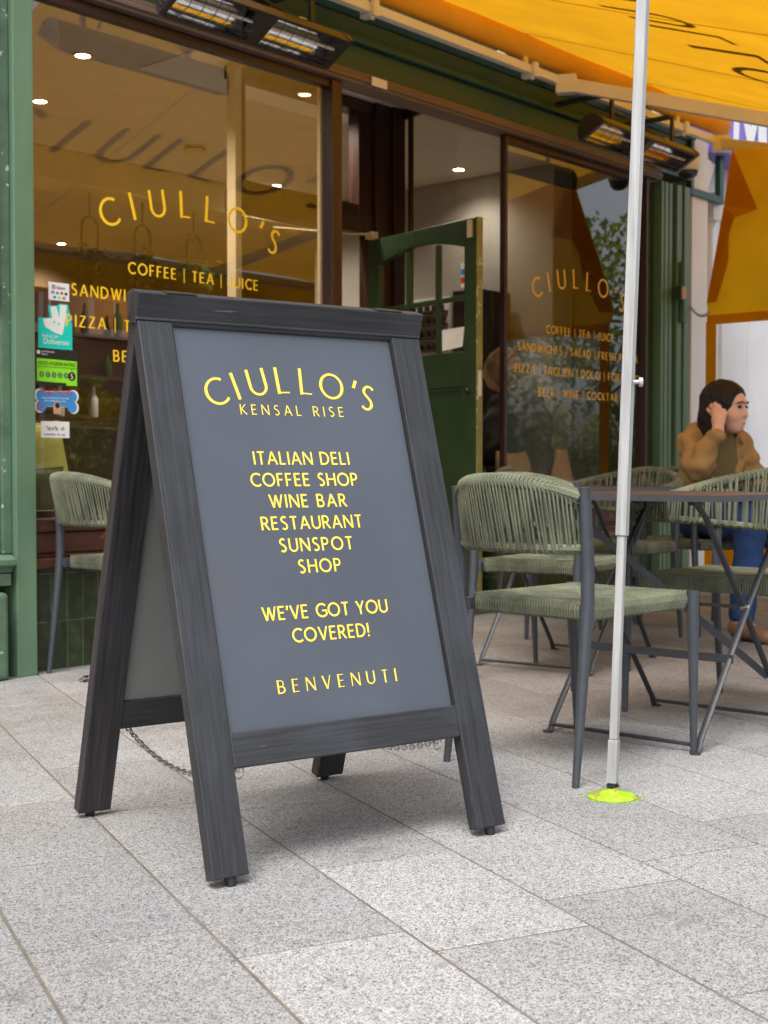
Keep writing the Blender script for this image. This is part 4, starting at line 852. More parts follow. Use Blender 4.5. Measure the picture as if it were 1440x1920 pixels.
def rope_seat(x0, x1, y0, y1, zt):
    b = MB(); r = .0038; st = .0088; xc, yc = (x0+x1)/2, (y0+y1)/2; hx, hy = (x1-x0)/2, (y1-y0)/2
    for side in range(4):
        half = hy if side in (0, 2) else hx; dep = hx if side in (0, 2) else hy; n = int(2*(half-.006)/st)
        for i in range(n+1):
            a = -half+.006+i*st; dd = dep*(abs(a)/half); e = dep
            zz = lambda d: zt-.012*(1-(d/dep)**2)*(1-(a/half)**2)
            prof = [(dd, zz(dd)-.004), (dd+.004, zz(dd))] + [(dd+(e-.012-dd)*k/3, zz(dd+(e-.012-dd)*k/3)) for k in (1, 2, 3) if e-.012-dd > .01] + [(e, zt-.008), (e+.004, zt-.022), (e+.001, zt-.042), (e-.012, zt-.048), (e-.05, zt-.044)]
            j = (random.random()-.5)*.0012
            P = {0: lambda d, z: (xc+d, yc+a+j, z), 2: lambda d, z: (xc-d, yc+a+j, z), 1: lambda d, z: (xc+a+j, yc+d, z), 3: lambda d, z: (xc+a+j, yc-d, z)}[side]
            b.tube([P(d, z+(.0009 if i % 2 else 0)) for d, z in prof], r, 5, caps=False)
    b.box(x0+.012, x1-.012, y0+.012, y1-.012, zt-.036, zt-.022)
    return b
def leg_tube(pts, rs): return MB().tube(pts, rs, 12)
def side_chair():
    root = empty('rope_side_chair', (0, 0, 0), 0, 'x', 'chair', 'olive rope chairs with charcoal frames')
    rope_seat(-.205, .245, -.195, .195, .455).build('seat', M['rope'], root)
    for s in (-1, 1): MB().box(-.236, -.204, s*.196-.012, s*.196+.012, .410, .445).build('seat_bracket', M['charcoal'], root, bevel=.003); MB().box(.225, .250, s*.192-.008, s*.192+.008, .412, .44).build('seat_bracket', M['charcoal'], root, bevel=.003)
    for s in (-1, 1):
        leg_tube([(-.288, s*.216, 0), (-.268, s*.214, .16), (-.244, s*.212, .38), (-.236, s*.212, .46), (-.236, s*.212, .56), (-.252, s*.212, .745)], [.0095, .0125, .0165, .0175, .0168, .0155]).build('leg', M['charcoal'], root, smooth=True)
        leg_tube([(.272, s*.200, 0), (.262, s*.204, .2), (.250, s*.208, .40), (.250, s*.208, .456)], [.0092, .013, .0165, .0165]).build('leg', M['charcoal'], root, smooth=True)
    bp, tp, outs = [], [], []
    for i in range(33):
        u = -1+2*i/32; k = 1-abs(u)**2.6; y = -.194*u
        bp.append(Vector((-.243-.062*k, y, .592))); tp.append(Vector((-.258-.088*k, y*1.02, .722+.040*(1-abs(u)**2.6))))
        outs.append(Vector((-1, -y*2.2, 0)))
    band(bp, tp, outs, 40).build('backrest', M['rope'], root, smooth=True)
    return root
def arm_chair():
    root = empty('rope_armchair', (0, 0, 0), 0, 'x', 'chair', 'olive rope chairs with charcoal frames')
    rope_seat(-.21, .235, -.235, .235, .455).build('seat', M['rope'], root)
    for s in (-1, 1): MB().box(-.24, -.204, s*.205-.012, s*.205+.012, .41, .445).build('seat_bracket', M['charcoal'], root, bevel=.003); MB().box(.20, .232, min(s*.2, s*.262), max(s*.2, s*.262), .41, .44).build('seat_bracket', M['charcoal'], root, bevel=.003)
    for s in (-1, 1):
        leg_tube([(-.285, s*.225, 0), (-.262, s*.222, .2), (-.236, s*.22, .42), (-.252, s*.222, .60)], [.0095, .0135, .0165, .0155]).build('leg', M['charcoal'], root, smooth=True)
        leg_tube([(.268, s*.262, 0), (.254, s*.268, .2), (.240, s*.272, .42), (.238, s*.272, .662)], [.0095, .0135, .0165, .0155]).build('leg', M['charcoal'], root, smooth=True)
    bp, tp, outs = [], [], []
    n = 60
    for i in range(n+1):
        a = R(-118+236*i/n); c, s_ = math.cos(a), math.sin(a)                     # a=0 is the middle of the back
        ex = 2/2.7; X = -.03-.28*math.copysign(abs(c)**ex, c); Y = .272*math.copysign(abs(s_)**ex, s_)
        if abs(a) > R(90): X = -.03+.24*(abs(a)-R(90))/R(28); Y = math.copysign(.272, s_)
        h = max(0, 1-abs(a)/R(112)); h = h**.8
        tp.append(Vector((X-.03*h, Y*(1+.04*h), .668+.118*h))); bp.append(Vector((X, Y, .636-.050*h)))
        outs.append(Vector((c*-1-.001, s_*1.0, 0)))
    band(bp, tp, outs, 96).build('backrest', M['rope'], root, smooth=True)
    return root
sc = side_chair(); ac = arm_chair()
used = {sc.name: False, ac.name: False}
def place(src, x, y, deg, lab):
    o = src if not used[src.name] else copy_tree(src); used[src.name] = True
    o.location = (x, y, 0); o.rotation_euler = (0, 0, R(deg)); o['label'] = lab; return o
place(sc, 3.150, 2.045, -4, 'nearest olive rope chair, its woven back to the camera, beside the white pole')
place(sc, 3.395, 4.205, -3, 'olive rope chair behind the A-frame board, against the left shop window')
place(sc, 4.345, 2.93, 9, 'olive rope chair half hidden behind the nearest chair, close to the A-frame board')
place(ac, 4.115, 2.045, 180-2, 'large olive rope armchair cut by the right edge of the photo, facing the near table')
place(ac, 5.46, 3.38, 178, 'olive rope armchair under the menu lettering of the far window, just behind the white pole')
place(ac, 6.16, 3.215, -116, 'rope armchair the woman in the tan jacket sits on')
place(ac, 6.02, 3.98, -80, 'dark looking empty rope armchair by the green pilaster, left of the seated woman')
# ---------------------------------------------------------------- folding tables
def table():
    root = empty('folding_table', (0, 0, 0), 0, 'x', 'table', 'brown topped folding bistro tables')
    hx, hy, zt = .345, .325, .718
    b = MB().box(-hx, hx, -hy, hy, zt-.006, zt); tp = b.build('table_top', M['tbl_top'], root, bevel=.002)
    b = MB(); b.box(-hx-.003, hx+.003, -hy-.003, -hy-.0003, zt-.017, zt+.0006); b.box(-hx-.003, hx+.003, hy+.0003, hy+.003, zt-.017, zt+.0006); b.box(-hx-.003, -hx-.0003, -hy, hy, zt-.017, zt+.0006); b.box(hx+.0003, hx+.003, -hy, hy, zt-.017, zt+.0006); b.build('rim', M['tbl_edge'], tp)
    for s in (-1, 1):
        y = s*.245; y2 = s*.232
        b = MB(); b.tube([(-.315, y, .0), (-.297, y, .004), (-.283, y, .035), (.0, y, .385), (.235, y, .655), (.262, y, .690)], .0105, 8, flat=.55); b.lathe([(.016, 0), (.016, .006)], (-.31, y, 0), 10); b.build('leg', M['tbl_leg'], root, smooth=True)
        b = MB(); b.tube([(.315, y2, .0), (.297, y2, .004), (.283, y2, .035), (.0, y2, .385), (-.235, y2, .655), (-.300, y2, .700)], .0105, 8, flat=.55); b.lathe([(.016, 0), (.016, .006)], (.31, y2, 0), 10); b.build('leg', M['tbl_leg'], root, smooth=True)
        b = MB(); b.lathe([(.007, -.014), (.009, -.012), (.009, .012), (.007, .014)], (0, (y+y2)/2, .385), 10, 'y'); b.build('pivot_bolt', M['steel'], root)
        b = MB(); b.box(-.32, -.27, y2-.012, y2+.012, .690, .711); b.box(.24, .285, y-.012, y+.012, .665, .711); b.build('leg_bracket', M['tbl_leg'], root, bevel=.002)
    MB().tube([(-.292, -.245, .022), (-.292, .245, .022)], .006, 8).build('foot_rod', M['tbl_leg'], root); MB().tube([(.292, -.232, .022), (.292, .232, .022)], .006, 8).build('foot_rod', M['tbl_leg'], root)
    b = MB(); b.bar((-.115, -.258, .245), (-.115, .258, .245), .005, .024); b.bar((.0, -.23, .385), (.0, .23, .385), .010, .010); b.build('cross_bar', M['tbl_leg'], root)
    b = MB(); b.bar((-.26, .22, .68), (.20, -.215, .155), .004, .022); b.build('diagonal_brace', M['tbl_leg'], root)
    return root
tb = table()
for i, (x, y, a, lab) in enumerate(((3.715, 2.065, 0, 'near brown topped folding table with crossed dark legs, by the white pole'), (4.72, 3.10, 6, 'folding table mostly hidden behind the nearest chair back'), (6.06, 2.62, 0, 'far folding table in front of the seated woman'))):
    o = tb if i == 0 else copy_tree(tb); o.location = (x, y, 0); o.rotation_euler = (0, 0, R(a)); o['label'] = lab
# ---------------------------------------------------------------- organic shapes: signed distance field -> one smooth surface
def sd_mesh(f, lo, hi, h):
    lo, hi = np.array(lo, float), np.array(hi, float); n = np.ceil((hi-lo)/h).astype(int)+1
    ax = [lo[i]+h*np.arange(n[i]) for i in range(3)]; X, Y, Z = np.meshgrid(*ax, indexing='ij'); F = f(X, Y, Z); s = F < 0
    c = np.zeros(tuple(n-1), int)
    for a in (0, 1):
        for b_ in (0, 1):
            for d in (0, 1): c += s[a:n[0]-1+a, b_:n[1]-1+b_, d:n[2]-1+d]
    act = (c > 0) & (c < 8); idx = -np.ones(act.shape, int); cells = np.argwhere(act); idx[act] = np.arange(len(cells))
    acc = np.zeros((len(cells), 3)); cnt = np.zeros(len(cells)); corners = [(a, b_, d) for a in (0, 1) for b_ in (0, 1) for d in (0, 1)]
    for p in corners:
        for q in corners:
            if sum(abs(p[i]-q[i]) for i in range(3)) == 1 and p < q:
                A = F[cells[:, 0]+p[0], cells[:, 1]+p[1], cells[:, 2]+p[2]]; B = F[cells[:, 0]+q[0], cells[:, 1]+q[1], cells[:, 2]+q[2]]
                m = (A < 0) != (B < 0); t = np.where(m, A/np.where(m, A-B, 1), 0)
                acc += np.where(m[:, None], np.array(p)+t[:, None]*(np.array(q)-np.array(p)), 0); cnt += m
    V = lo + h*(cells + acc/np.maximum(cnt, 1)[:, None]); faces = []
    for d in range(3):
        u, v = (d+1) % 3, (d+2) % 3; a = [slice(None)]*3; b_ = [slice(None)]*3; a[d] = slice(0, -1); b_[d] = slice(1, None)
        S0, S1 = s[tuple(a)], s[tuple(b_)]; E = np.argwhere(S0 != S1)
        for e in E:
            if e[u] < 1 or e[v] < 1 or e[u] >= n[u]-1 or e[v] >= n[v]-1: continue
            q = []
            for du, dv in ((0, 0), (-1, 0), (-1, -1), (0, -1)):
                k = e.copy(); k[u] += du; k[v] += dv; q.append(int(idx[tuple(k)]))
            if min(q) < 0: continue
            faces.append(tuple(q) if S0[tuple(e)] else tuple(q[::-1]))
    mb = MB(); mb.v = [tuple(p) for p in V]; mb.f = faces; return mb
def cap(p, q, ra, rb):
    p, q = np.array(p, float), np.array(q, float); d = q-p; L2 = d@d
    def f(X, Y, Z):
        t = np.clip(((X-p[0])*d[0]+(Y-p[1])*d[1]+(Z-p[2])*d[2])/L2, 0, 1)
        return np.sqrt((X-p[0]-t*d[0])**2+(Y-p[1]-t*d[1])**2+(Z-p[2]-t*d[2])**2)-(ra+(rb-ra)*t)
    return f
def ell(c, r, yaw=0, pitch=0):
    cy, sy, cp_, sp_ = math.cos(yaw), math.sin(yaw), math.cos(pitch), math.sin(pitch)
    def f(X, Y, Z):
        x, y, z = X-c[0], Y-c[1], Z-c[2]; x, y = x*cy+y*sy, -x*sy+y*cy; y, z = y*cp_+z*sp_, -y*sp_+z*cp_
        k0 = np.sqrt((x/r[0])**2+(y/r[1])**2+(z/r[2])**2); k1 = np.sqrt((x/r[0]**2)**2+(y/r[1]**2)**2+(z/r[2]**2)**2)
        return k0*(k0-1)/np.maximum(k1, 1e-6)
    return f
def un(k, *fs):
    def f(X, Y, Z):
        r = fs[0](X, Y, Z)
        for g in fs[1:]:
            b = g(X, Y, Z); h = np.clip(.5+.5*(b-r)/k, 0, 1); r = b*(1-h)+r*h-k*h*(1-h)
        return r
    return f
def sub(a, b, k=.005):
    def f(X, Y, Z):
        p, q = a(X, Y, Z), -b(X, Y, Z); h = np.clip(.5-.5*(p-q)/k, 0, 1); return p*(1-h)+q*h+k*h*(1-h)
    return f
def wrinkle(f, amp, fr, seed=0):
    return lambda X, Y, Z: f(X, Y, Z) + amp*(np.sin(X*fr+seed+2*np.sin(Z*fr*.7))*np.sin(Z*fr*1.3+seed*2+Y*fr*.6) + .5*np.sin(Y*fr*1.9+Z*fr*.8+seed))
# seated woman; local axes: +y the way she faces, +x her right ... built so that her right side is -x after placing
def woman():
    root = empty('person', (6.12, 3.185, 0), R(154), 'seated woman with a dark bob and tan jacket, hand raised to her ear', 'person')
    # local: forward +y, her right = +x (seen from above, facing +y), up +z
    hy, hz = .10, 1.028; yaw = R(25)                      # head turned to her left
    hd = lambda x, y, z: (x*math.cos(yaw)-y*math.sin(yaw), hy+x*math.sin(yaw)+y*math.cos(yaw), hz+z)
    E = lambda c, r, p=0: ell(hd(*c), r, yaw, p)
    head = un(.018, E((0, -.012, .035), (.076, .096, .088)), E((0, .022, -.03), (.060, .066, .080)), E((0, .045, -.085), (.034, .036, .026)), E((.038, .045, -.028), (.028, .032, .03)), E((-.038, .045, -.028), (.028, .032, .03)))
    nose = un(.010, E((0, .090, -.012), (.0085, .012, .026), .3), E((0, .095, -.030), (.013, .011, .010)))
    lips = un(.004, E((0, .080, -.060), (.022, .011, .0065)), E((0, .079, -.071), (.018, .011, .0065)))
    brow = E((0, .074, .030), (.048, .018, .012)); ears = un(.004, E((.074, -.01, -.012), (.012, .022, .032)), E((-.074, -.01, -.012), (.012, .022, .032)))
    sock = un(.004, E((.030, .097, .008), (.017, .014, .010)), E((-.030, .097, .008), (.017, .014, .010)))
    hf = un(.008, sub(un(.012, head, brow), sock, .010), nose, lips, ears)
    neck = cap((0, .02, .88), (0, .075, .98), .056, .050)
    wr, hb = (.124, .200, .925), (.105, .178, .975)      # raised right hand at the ear
    ear = hd(.082, .0, -.01)
    palm = un(.010, cap(wr, hb, .024, .030), cap(hb, (.097, .160, 1.004), .030, .026))
    fing = []
    for i, (dx, dy, dz) in enumerate(((-.006, .030, 0), (.006, .010, .008), (.013, -.010, .004), (.016, -.030, -.008))):
        a = (.099+dx*.7, .161+dy*.75, 1.010+dz); m = (.103+dx, .145+dy*.95, 1.036+dz*1.3); c = (.091+dx*.6, .128+dy*.95, 1.044+dz*1.4)
        fing += [cap(a, m, .0095, .0085), cap(m, c, .0085, .0072)]
    thumb = [cap((.090, .190, .978), (.080, .196, 1.004), .011, .009), cap((.080, .196, 1.004), (.078, .182, 1.022), .009, .0075)]
    lw = (-.10, .26, .640); lhand = un(.006, cap(lw, (-.05, .31, .635), .026, .028), *[cap((-.045+.008*i, .325-.006*i, .632), (.01+.010*i, .335-.026*i, .624), .0095, .0075) for i in range(4)], cap((-.07, .30, .645), (-.02, .29, .652), .011, .009))
    torso = un(.05, ell((0, -.02, .60), (.165, .125, .14)), ell((0, .0, .76), (.142, .102, .19)), cap((-.105, .01, .88), (.105, .01, .88), .045, .045))
    arms = un(.02, cap((.132, .01, .875), (.192, .140, .765), .042, .040), cap((.192, .140, .765), wr, .040, .026), cap((-.130, .01, .875), (-.20, .05, .69), .042, .038), cap((-.20, .05, .69), lw, .038, .026))
    legs = un(.03, cap((.09, .02, .53), (.12, .44, .53), .085, .062), cap((.12, .44, .53), (.11, .36, .10), .058, .040), cap((-.09, .02, .53), (-.13, .44, .53), .085, .062), cap((-.13, .44, .53), (-.15, .50, .10), .058, .040), cap((.11, .35, .06), (.115, .50, .035), .036, .03), cap((-.15, .49, .06), (-.16, .64, .035), .036, .03))
    body = un(.012, hf, neck, torso, arms, legs, palm, lhand)
    bf = un(.0022, body, *fing, *thumb)
    o = sd_mesh(bf, (-.34, -.22, -.005), (.34, .72, 1.24), .0066).build('body', M['skin'], root, smooth=True)
    # hair: bob to the jaw, parted, open at the face
    hair = un(.02, E((0, -.022, .040), (.094, .110, .100)), E((.066, -.036, -.055), (.036, .064, .115)), E((-.066, -.036, -.055), (.036, .064, .115)), E((0, -.078, -.055), (.088, .056, .125)))
    facecut = un(.012, E((0, .125, -.018), (.092, .100, .104)), E((0, .135, -.10), (.105, .125, .085)))
    hair = wrinkle(sub(hair, facecut, .014), .0022, 90, 1)
    sd_mesh(hair, (-.16, -.14, .88), (.16, .27, 1.24), .0062).build('hair', M['hair'], root, smooth=True)
    # jacket: body, sleeves, collar, open front over a shirt
    jt = un(.05, ell((0, -.03, .56), (.185, .145, .14)), ell((0, -.01, .75), (.165, .125, .21)), cap((-.115, .0, .885), (.115, .0, .885), .058, .058))
    js = un(.03, cap((.138, .01, .880), (.192, .140, .765), .060, .058), cap((.192, .140, .765), (.132, .198, .900), .056, .040), cap((-.138, .01, .880), (-.205, .05, .695), .058, .056), cap((-.205, .05, .695), (-.12, .235, .645), .052, .042))
    col = un(.02, cap((-.07, -.03, .950), (.07, -.03, .950), .028, .028), cap((.07, -.03, .950), (.075, .120, .875), .028, .022), cap((-.07, -.03, .950), (-.075, .120, .875), .028, .022))
    opening = un(.02, ell((0, .165, .82), (.062, .12, .20)), ell((0, .02, .99), (.060, .066, .10)), ell((0, .19, .66), (.05, .14, .16)))
    jk = wrinkle(un(.02, sub(un(.035, jt, col), opening, .012), js), .009, 34, 2)
    sd_mesh(jk, (-.36, -.24, .40), (.36, .46, 1.08), .011).build('jacket', M['jacket'], root, smooth=True)
    shirt = un(.03, ell((0, .0, .77), (.155, .116, .21)), cap((0, .02, .83), (0, .035, .915), .085, .060))
    sd_mesh(shirt, (-.2, -.16, .50), (.2, .18, 1.05), .012).build('shirt', M['shirt'], root, smooth=True)
    jn = un(.03, ell((0, -.01, .52), (.18, .14, .11)), cap((.09, .02, .53), (.12, .44, .53), .096, .074), cap((.12, .44, .53), (.11, .36, .11), .070, .058), cap((-.09, .02, .53), (-.13, .44, .53), .096, .074), cap((-.13, .44, .53), (-.15, .50, .11), .070, .058))
    sd_mesh(wrinkle(jn, .004, 30, 4), (-.3, -.2, .08), (.3, .62, .68), .012).build('jeans', M['jeans'], root, smooth=True)
    for x, y in ((.112, .39), (-.155, .53)):
        sf = un(.02, cap((x, y-.05, .05), (x+.0, y+.0, .045), .046, .044), cap((x, y, .042), (x+.005, y+.15, .030), .042, .032))
        cut = lambda X, Y, Z: .004-Z
        sd_mesh(lambda X, Y, Z, sf=sf: np.maximum(sf(X, Y, Z), .002-Z), (x-.08, y-.13, -.01), (x+.08, y+.22, .12), .009).build('shoe', M['shoe'], root, smooth=True)
    for s in (1, -1):
        b = MB(); c = hd(s*.030, .080, .008); b.lathe([(.0005, -.009), (.008, -.005), (.0095, 0), (.008, .005), (.0005, .009)], c, 12); b.build('eye', M['eye'], o, smooth=True)
        b = MB(); b.tube([hd(s*.012, .094, .027), hd(s*.030, .092, .032), hd(s*.048, .078, .026)], .0032, 5); b.build('eyebrow', M['hair'], o, smooth=True)
    root.scale = (1.05, 1.05, 1.05)
    b = MB(); b.tube([hd(-.02, .082, -.065), hd(0, .0905, -.064), hd(.02, .082, -.065)], [.0015, .0035, .0015], 6); b.build('mouth', M['lip'], o, smooth=True)
woman()
def inside_person():
    root = empty('person', (6.98, 4.93, .17), R(14), 'person in a black coat sitting inside the right window, seen from behind', 'person')
    f = un(.05, ell((0, 0, .62), (.24, .18, .22)), ell((0, .03, .86), (.23, .17, .22)), cap((-.15, .04, 1.0), (.15, .04, 1.0), .09, .09))
    ar = un(.03, cap((.2, .04, .99), (.28, .14, .74), .08, .07), cap((.28, .14, .74), (.12, .34, .74), .065, .05), cap((-.2, .04, .99), (-.28, .14, .74), .08, .07), cap((-.28, .14, .74), (-.12, .34, .74), .065, .05))
    lg = un(.03, cap((.1, .05, .52), (.12, .46, .52), .1, .075), cap((.12, .46, .52), (.12, .44, .06), .075, .05), cap((-.1, .05, .52), (-.12, .46, .52), .1, .075), cap((-.12, .46, .52), (-.12, .44, .06), .075, .05))
    hd_ = un(.02, ell((-.10, .12, 1.24), (.078, .098, .11)), ell((-.10, .15, 1.18), (.055, .06, .07)), cap((-.03, .07, 1.05), (-.09, .11, 1.18), .055, .05), ell((-.10, .222, 1.2), (.012, .014, .02)))
    hn = un(.008, cap((.12, .34, .74), (.05, .40, .74), .03, .03), *[cap((.05, .39+.018*i-.03, .74), (-.01, .40+.018*i-.03, .725), .009, .008) for i in range(4)])
    body = sd_mesh(un(.015, f, ar, lg, hd_, hn), (-.42, -.25, 0), (.42, .58, 1.4), .014).build('body', M['skin'], root, smooth=True)
    sd_mesh(wrinkle(un(.03, lambda X, Y, Z: f(X, Y, Z)-.03, lambda X, Y, Z: ar(X, Y, Z)-.018), .012, 18, 3), (-.46, -.3, .3), (.46, .42, 1.16), .016).build('coat', M['black_cloth'], root, smooth=True)
    sd_mesh(lambda X, Y, Z: lg(X, Y, Z)-.012, (-.3, -.12, 0), (.3, .6, .68), .016).build('trousers', M['black_cloth'], root, smooth=True)
    sd_mesh(wrinkle(sub(ell((-.10, .09, 1.25), (.10, .115, .125)), ell((-.10, .24, 1.2), (.08, .09, .11)), .01), .003, 70, 1), (-.24, -.06, 1.08), (.14, .25, 1.4), .009).build('hair', M['blonde'], root, smooth=True)
inside_person()
# ---------------------------------------------------------------- cushions on the window seats
def cushion(x, y, z, w, h, d, rz, lean, mat, lab, point=0):
    t = empty('cushion', (x, y, z), R(rz), lab, 'cushion')
    n = 14; vs = []; fs = []
    for side in (1, -1):
        for i in range(n+1):
            for j in range(n+1):
                u, v = -1+2*i/n, -1+2*j/n; e = max(0, (1-u**4)*(1-v**4))**.55
                pin = 1-.10*(1-abs(v))*0-.07*(1-v*v)*abs(u); X = w/2*u*(1-.09*(1-v*v)*abs(u)); Z = h/2*v*(1-.09*(1-u*u)*abs(v))
                if point: X, Z = (X-Z)*.7071, (X+Z)*.7071
                vs.append((X, side*d/2*e + (random.random()-.5)*.002, Z+(h/2*(1.41 if point else 1))))
    m = (n+1)**2
    for k in (0, 1):
        for i in range(n):
            for j in range(n): a = k*m+i*(n+1)+j; q = (a, a+1, a+n+2, a+n+1); fs.append(q if k else q[::-1])
    b = MB(); b.T = Matrix.Rotation(R(lean), 4, 'X'); b.add(vs, fs); o = b.build('cover', M[mat], t, smooth=True)
    b = MB(); b.T = Matrix.Rotation(R(lean), 4, 'X'); ring = [vs[i*(n+1)] for i in range(n+1)] + [vs[n*(n+1)+j] for j in range(1, n+1)] + [vs[i*(n+1)+n] for i in range(n-1, -1, -1)] + [vs[j] for j in range(n-1, 0, -1)]
    b.tube([(p[0], 0, p[2]) for p in ring], .005, 5, True); b.build('piping', M[mat], o)
cushion(3.315, 4.78, .57, .44, .44, .14, 8, -14, 'green_cush', 'yellow-green cushion standing on the left window seat')
cushion(3.20, 4.66, .56, .36, .24, .10, 4, -6, 'dark_cush', 'dark olive cushion lying low in front of the yellow-green one')
cushion(6.62, 4.70, .56, .34, .34, .12, 5, -10, 'beige_cush', 'beige cushion leaning on the glass in front of the black coat')
t = empty('paper_bag', (7.06, 4.72, .565), R(12), 'crumpled brown paper bag on the right window seat', 'paper bag')
b = MB(); rnd = random.Random(9); lay = []
for k, (w_, d_) in enumerate(((.11, .07), (.115, .075), (.10, .06), (.085, .03), (.07, .015))):
    lay.append([(sx*w_+rnd.uniform(-.012, .012)+k*.008, sy*d_+rnd.uniform(-.008, .008), .085*k+rnd.uniform(-.008, .008)) for sx, sy in ((-1, -1), (0, -1.1), (1, -1), (1, 0), (1, 1), (0, 1.1), (-1, 1), (-1, 0))])
b.add([p for l in lay for p in l], [(k*8+i, k*8+(i+1) % 8, (k+1)*8+(i+1) % 8, (k+1)*8+i) for k in range(4) for i in range(8)] + [tuple(range(7, -1, -1)), tuple(range(32, 40))]); b.build('bag', M['brown_paper'], t)
# dry leaves by the left pilaster
for i, (x, y, lab) in enumerate(((3.075, 4.16, 'dry curled leaf on the pavement near the left pilaster, the closer of two'), (3.20, 4.22, 'dry curled leaf on the pavement near the left pilaster, the farther of two'))):
    t = empty('dry_leaf', (x, y, 0), R(40*i), lab, 'leaf', 'dry leaves on the pavement'); b = MB(); rnd = random.Random(i)
    for k in range(4):
        a = rnd.uniform(0, 6.28); c = Vector((rnd.uniform(-.015, .015), rnd.uniform(-.012, .012), .003+.005*k)); u = Vector((math.cos(a), math.sin(a), .35))*.02; v = Vector((-math.sin(a), math.cos(a), .5))*.012
        b.prism([c-u, c+v, c+u, c-v*.8], (0, 0, .001))
    b.build('blade', M['bark'], t)
# ---------------------------------------------------------------- white building next door
nb = empty('white_building', (10, 4.5, 0), 0, 'white rendered building next door beyond the right green pilaster', 'building')
b = MB(); b.box(8.21, 8.43, 4.44, 4.70, 0, 3.0); wp(nb, 'pier', b, 'white_wall', bevel=.006)
b = MB(); b.box(8.43, 16, 4.62, 4.9, 0, 7.5); wp(nb, 'wall', b, 'white_wall')
b = MB(); b.box(8.155, 8.208, 4.45, 4.60, 0, 2.6); [b.lathe([(.006, 0), (.006, .004)], (8.18, 4.446, z), 8, 'y') for z in (1.0, 1.5, 2.0, 2.4)]; wp(nb, 'edge_strip', b, 'pole')
b = MB(); b.tube([(8.62, 4.55, 0), (8.62, 4.55, 2.45), (8.62, 4.50, 2.55)], .045, 12); b.box(8.55, 8.69, 4.46, 4.60, 2.5, 2.68); [b.lathe([(.055, 0), (.055, .04)], (8.62, 4.55, z), 12) for z in (.9, 1.9)]; wp(nb, 'drainpipe', b, 'cam_white', smooth=True)
b = MB(); b.box(8.46, 15.5, 4.36, 4.60, 2.92, 3.65); sg = wp(nb, 'sign_board', b, 'purple', bevel=.01)
L = Let((0, 4.359, 0), FX, FZ, FN, .002); L.line('MY', 8.62, 9.25, 2.99, .5, .18); L.build('lettering', M['paper'], sg)
b = MB()
for k in range(3): b.box(11.0+1.6*k, 12.3+1.6*k, 4.61, 4.6195, .5, 2.4)
fr = wp(nb, 'window', b, 'cam_white')
b = MB()
for k in range(3): b.box(11.06+1.6*k, 12.24+1.6*k, 4.60, 4.6095, .56, 2.34)
b.build('pane', M['steel'], fr)
b = MB(); b.box(8.75, 8.86, 4.605, 4.6195, 1.62, 1.85); wp(nb, 'poster', b, 'blue')
b = MB(); [b.box(8.95+.42*k, 9.35+.42*k, 4.596, 4.6195, .12, 2.7) for k in range(4)]; wp(nb, 'shutter_panel', b, 'white_wall', bevel=.006)
# ---------------------------------------------------------------- the street opposite, seen in the shop glass
def house(x, w, lab, mat):
    t = empty('terraced_house', (x+w/2, -14.5, 0), 0, lab, 'house', 'houses across the street')
    b = MB(); b.box(x, x+w-.02, -18, -14, -.2, 6.2); wp(t, 'wall', b, mat)
    b = MB(); b.prism([(x, -18.2, 6.2), (x, -13.8, 6.2), (x, -16, 8.4)], (w-.02, 0, 0)); wp(t, 'roof', b, 'slate')
    for z in (.9, 3.7):
        for k in (.2, .68):
            xx = x+w*k
            if z < 1 and k > .5:
                b = MB(); b.box(xx, xx+.9, -13.99, -13.93, 0, 2.1); wp(t, 'door', b, 'heater_case'); continue
            b = MB(); b.box(xx-.12, xx+1.12, -13.99, -13.90, z-.12, z+1.72); b.box(xx-.2, xx+1.2, -13.99, -13.86, z-.2, z-.125); f_ = wp(t, 'window', b, 'paper')
            b = MB(); b.box(xx, xx+.47, -13.899, -13.89, z, z+1.6); b.box(xx+.53, xx+1.0, -13.899, -13.89, z, z+1.6); b.build('pane', M['smoke_glass'], f_)
for k, (x, w) in enumerate(((3.5, 5.2), (8.7, 5.2), (13.9, 5.0))):
    house(x, w, ('brown brick house reflected near the left pilaster', 'brown brick house reflected in the left window, its white window showing', 'brown brick house reflected at the doorway side of the left window')[k], 'brick')
def crown(b, c, r, n, size, rnd, squash=1.0):
    blobs = [(Vector(c)+Vector((rnd.gauss(0, .5)*r[0], rnd.gauss(0, .5)*r[1], rnd.gauss(0, .45)*r[2])), rnd.uniform(.25, .55)) for _ in range(16)]
    for _ in range(n):
        o_, k = rnd.choice(blobs); d = Vector((rnd.gauss(0, 1), rnd.gauss(0, 1), rnd.gauss(0, 1))).normalized()*(rnd.random()**.4)*k
        p = o_ + Vector((d.x*r[0], d.y*r[1], d.z*r[2])); a = Vector((rnd.gauss(0, 1), rnd.gauss(0, 1), rnd.gauss(0, .7))).normalized(); s_ = a.cross(Vector((rnd.gauss(0, 1), rnd.gauss(0, 1), rnd.gauss(0, 1)))).normalized(); l = size*rnd.uniform(.6, 1.3)
        b.add([p-a*l*.5, p+s_*l*.28, p+a*l*.5, p-s_*l*.28], [(0, 1, 2, 3)])
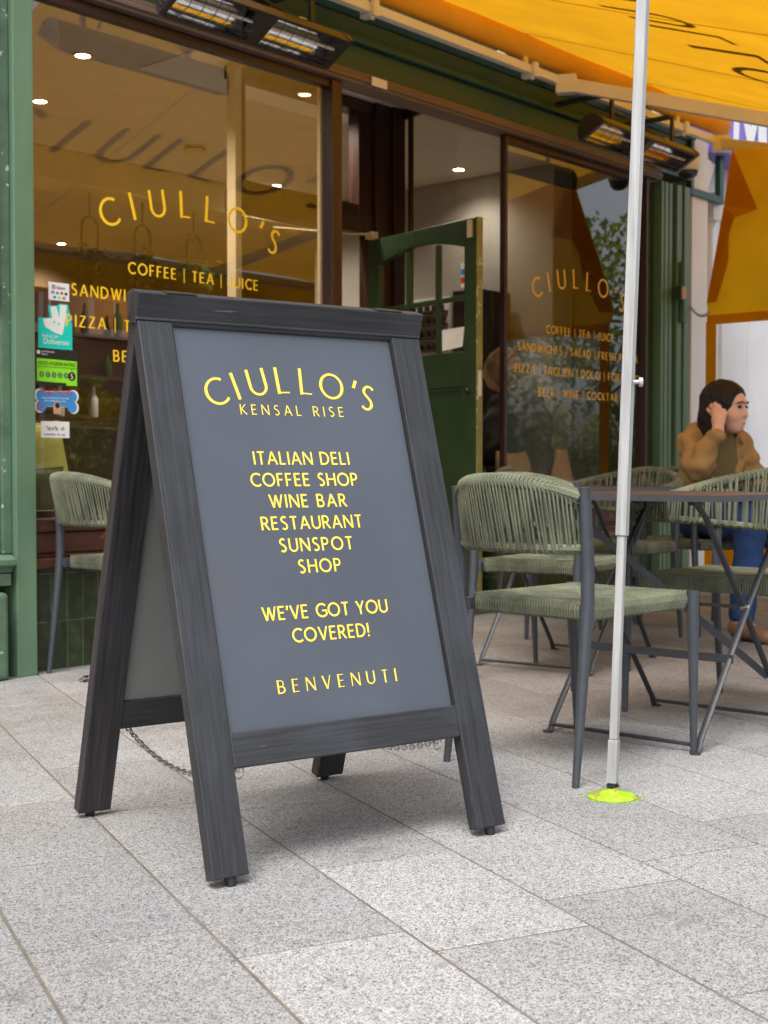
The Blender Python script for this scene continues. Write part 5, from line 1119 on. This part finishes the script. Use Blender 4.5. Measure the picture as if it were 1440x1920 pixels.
def tree(x, y, h, r, n, mat, lab, seed):
    t = empty('street_tree', (x, y, -.05), 0, lab, 'tree', 'trees across the street'); rnd = random.Random(seed)
    b = MB(); b.tube([(0, 0, 0), (.05, .02, h*.3), (-.04, .05, h*.55), (.05, 0, h*.9)], [.16, .13, .09, .03], 9)
    for k in range(6):
        a = rnd.uniform(0, 6.28); z = h*rnd.uniform(.35, .7); b.tube([(0, 0, z), (math.cos(a)*r*.5, math.sin(a)*r*.5, z+h*.12), (math.cos(a)*r*.9, math.sin(a)*r*.9, z+h*.22)], [.06, .04, .012], 6)
    b.build('trunk', M['bark'], t, smooth=True)
    b = MB(); crown(b, (0, 0, h*.68), (r, r, h*.30), n, .24, rnd); b.build('crown', M[mat], t)
for i, (x, y, h, r, n, mt, lab) in enumerate(((24, -11, 6.8, 2.0, 1500, 'leaf', 'tall thin-leaved tree reflected high in the right window'), (29.5, -12.5, 7.4, 2.6, 2000, 'leaf_y', 'yellow-green tree reflected at the right edge of the right window'), (37, -14, 8.0, 3.2, 2200, 'leaf', 'broad green tree reflected low in the right window'), (18.5, -10.6, 4.2, 1.8, 1600, 'leaf_d', 'dark green small tree reflected beside the doorway'), (11.5, -10.5, 3.4, 1.4, 1000, 'leaf', 'small street tree reflected below the brick house'))): tree(x, y, h, r, n, mt, lab, 20+i)
hl = ['yellow-green', 'dark green', 'mid green']
for i in range(13):
    x = 5.0+2.9*i; t = empty('hedge_shrub', (x, -9.4-.25*(i % 3), -.05), 0, '', 'shrub', 'shrubs along the far side of the street'); rnd = random.Random(50+i); h = (1.3, 1.9, 1.6, 2.2)[i % 4] + (1.7 if i > 5 else 0)
    t['label'] = hl[(0, 1, 2, 0, 2)[i % 5]] + ' shrub in the row across the street, reflected in the shop glass'
    b = MB(); crown(b, (0, 0, h*.5), (1.6, .9, h*.48), 1500, .19, rnd); b.build('foliage', M[('leaf_y', 'leaf_d', 'leaf', 'leaf_y', 'leaf')[i % 5]], t)
    b = MB(); [b.tube([(rnd.uniform(-.4, .4), 0, 0), (rnd.uniform(-.8, .8), 0, h*.6)], [.03, .012], 6) for _ in range(3)]; b.build('stem', M['bark'], t)
t = empty('street_post', (9.2, -7.0, -.13), 0, 'slim pale post across the road, reflected beside the cushion', 'post')
b = MB(); b.tube([(0, 0, 0), (0, 0, 2.4)], .05, 12); b.lathe([(.07, 2.4), (.06, 2.46), (.02, 2.5)], (0, 0, 0), 12); b.build('shaft', M['pole'], t, smooth=True)
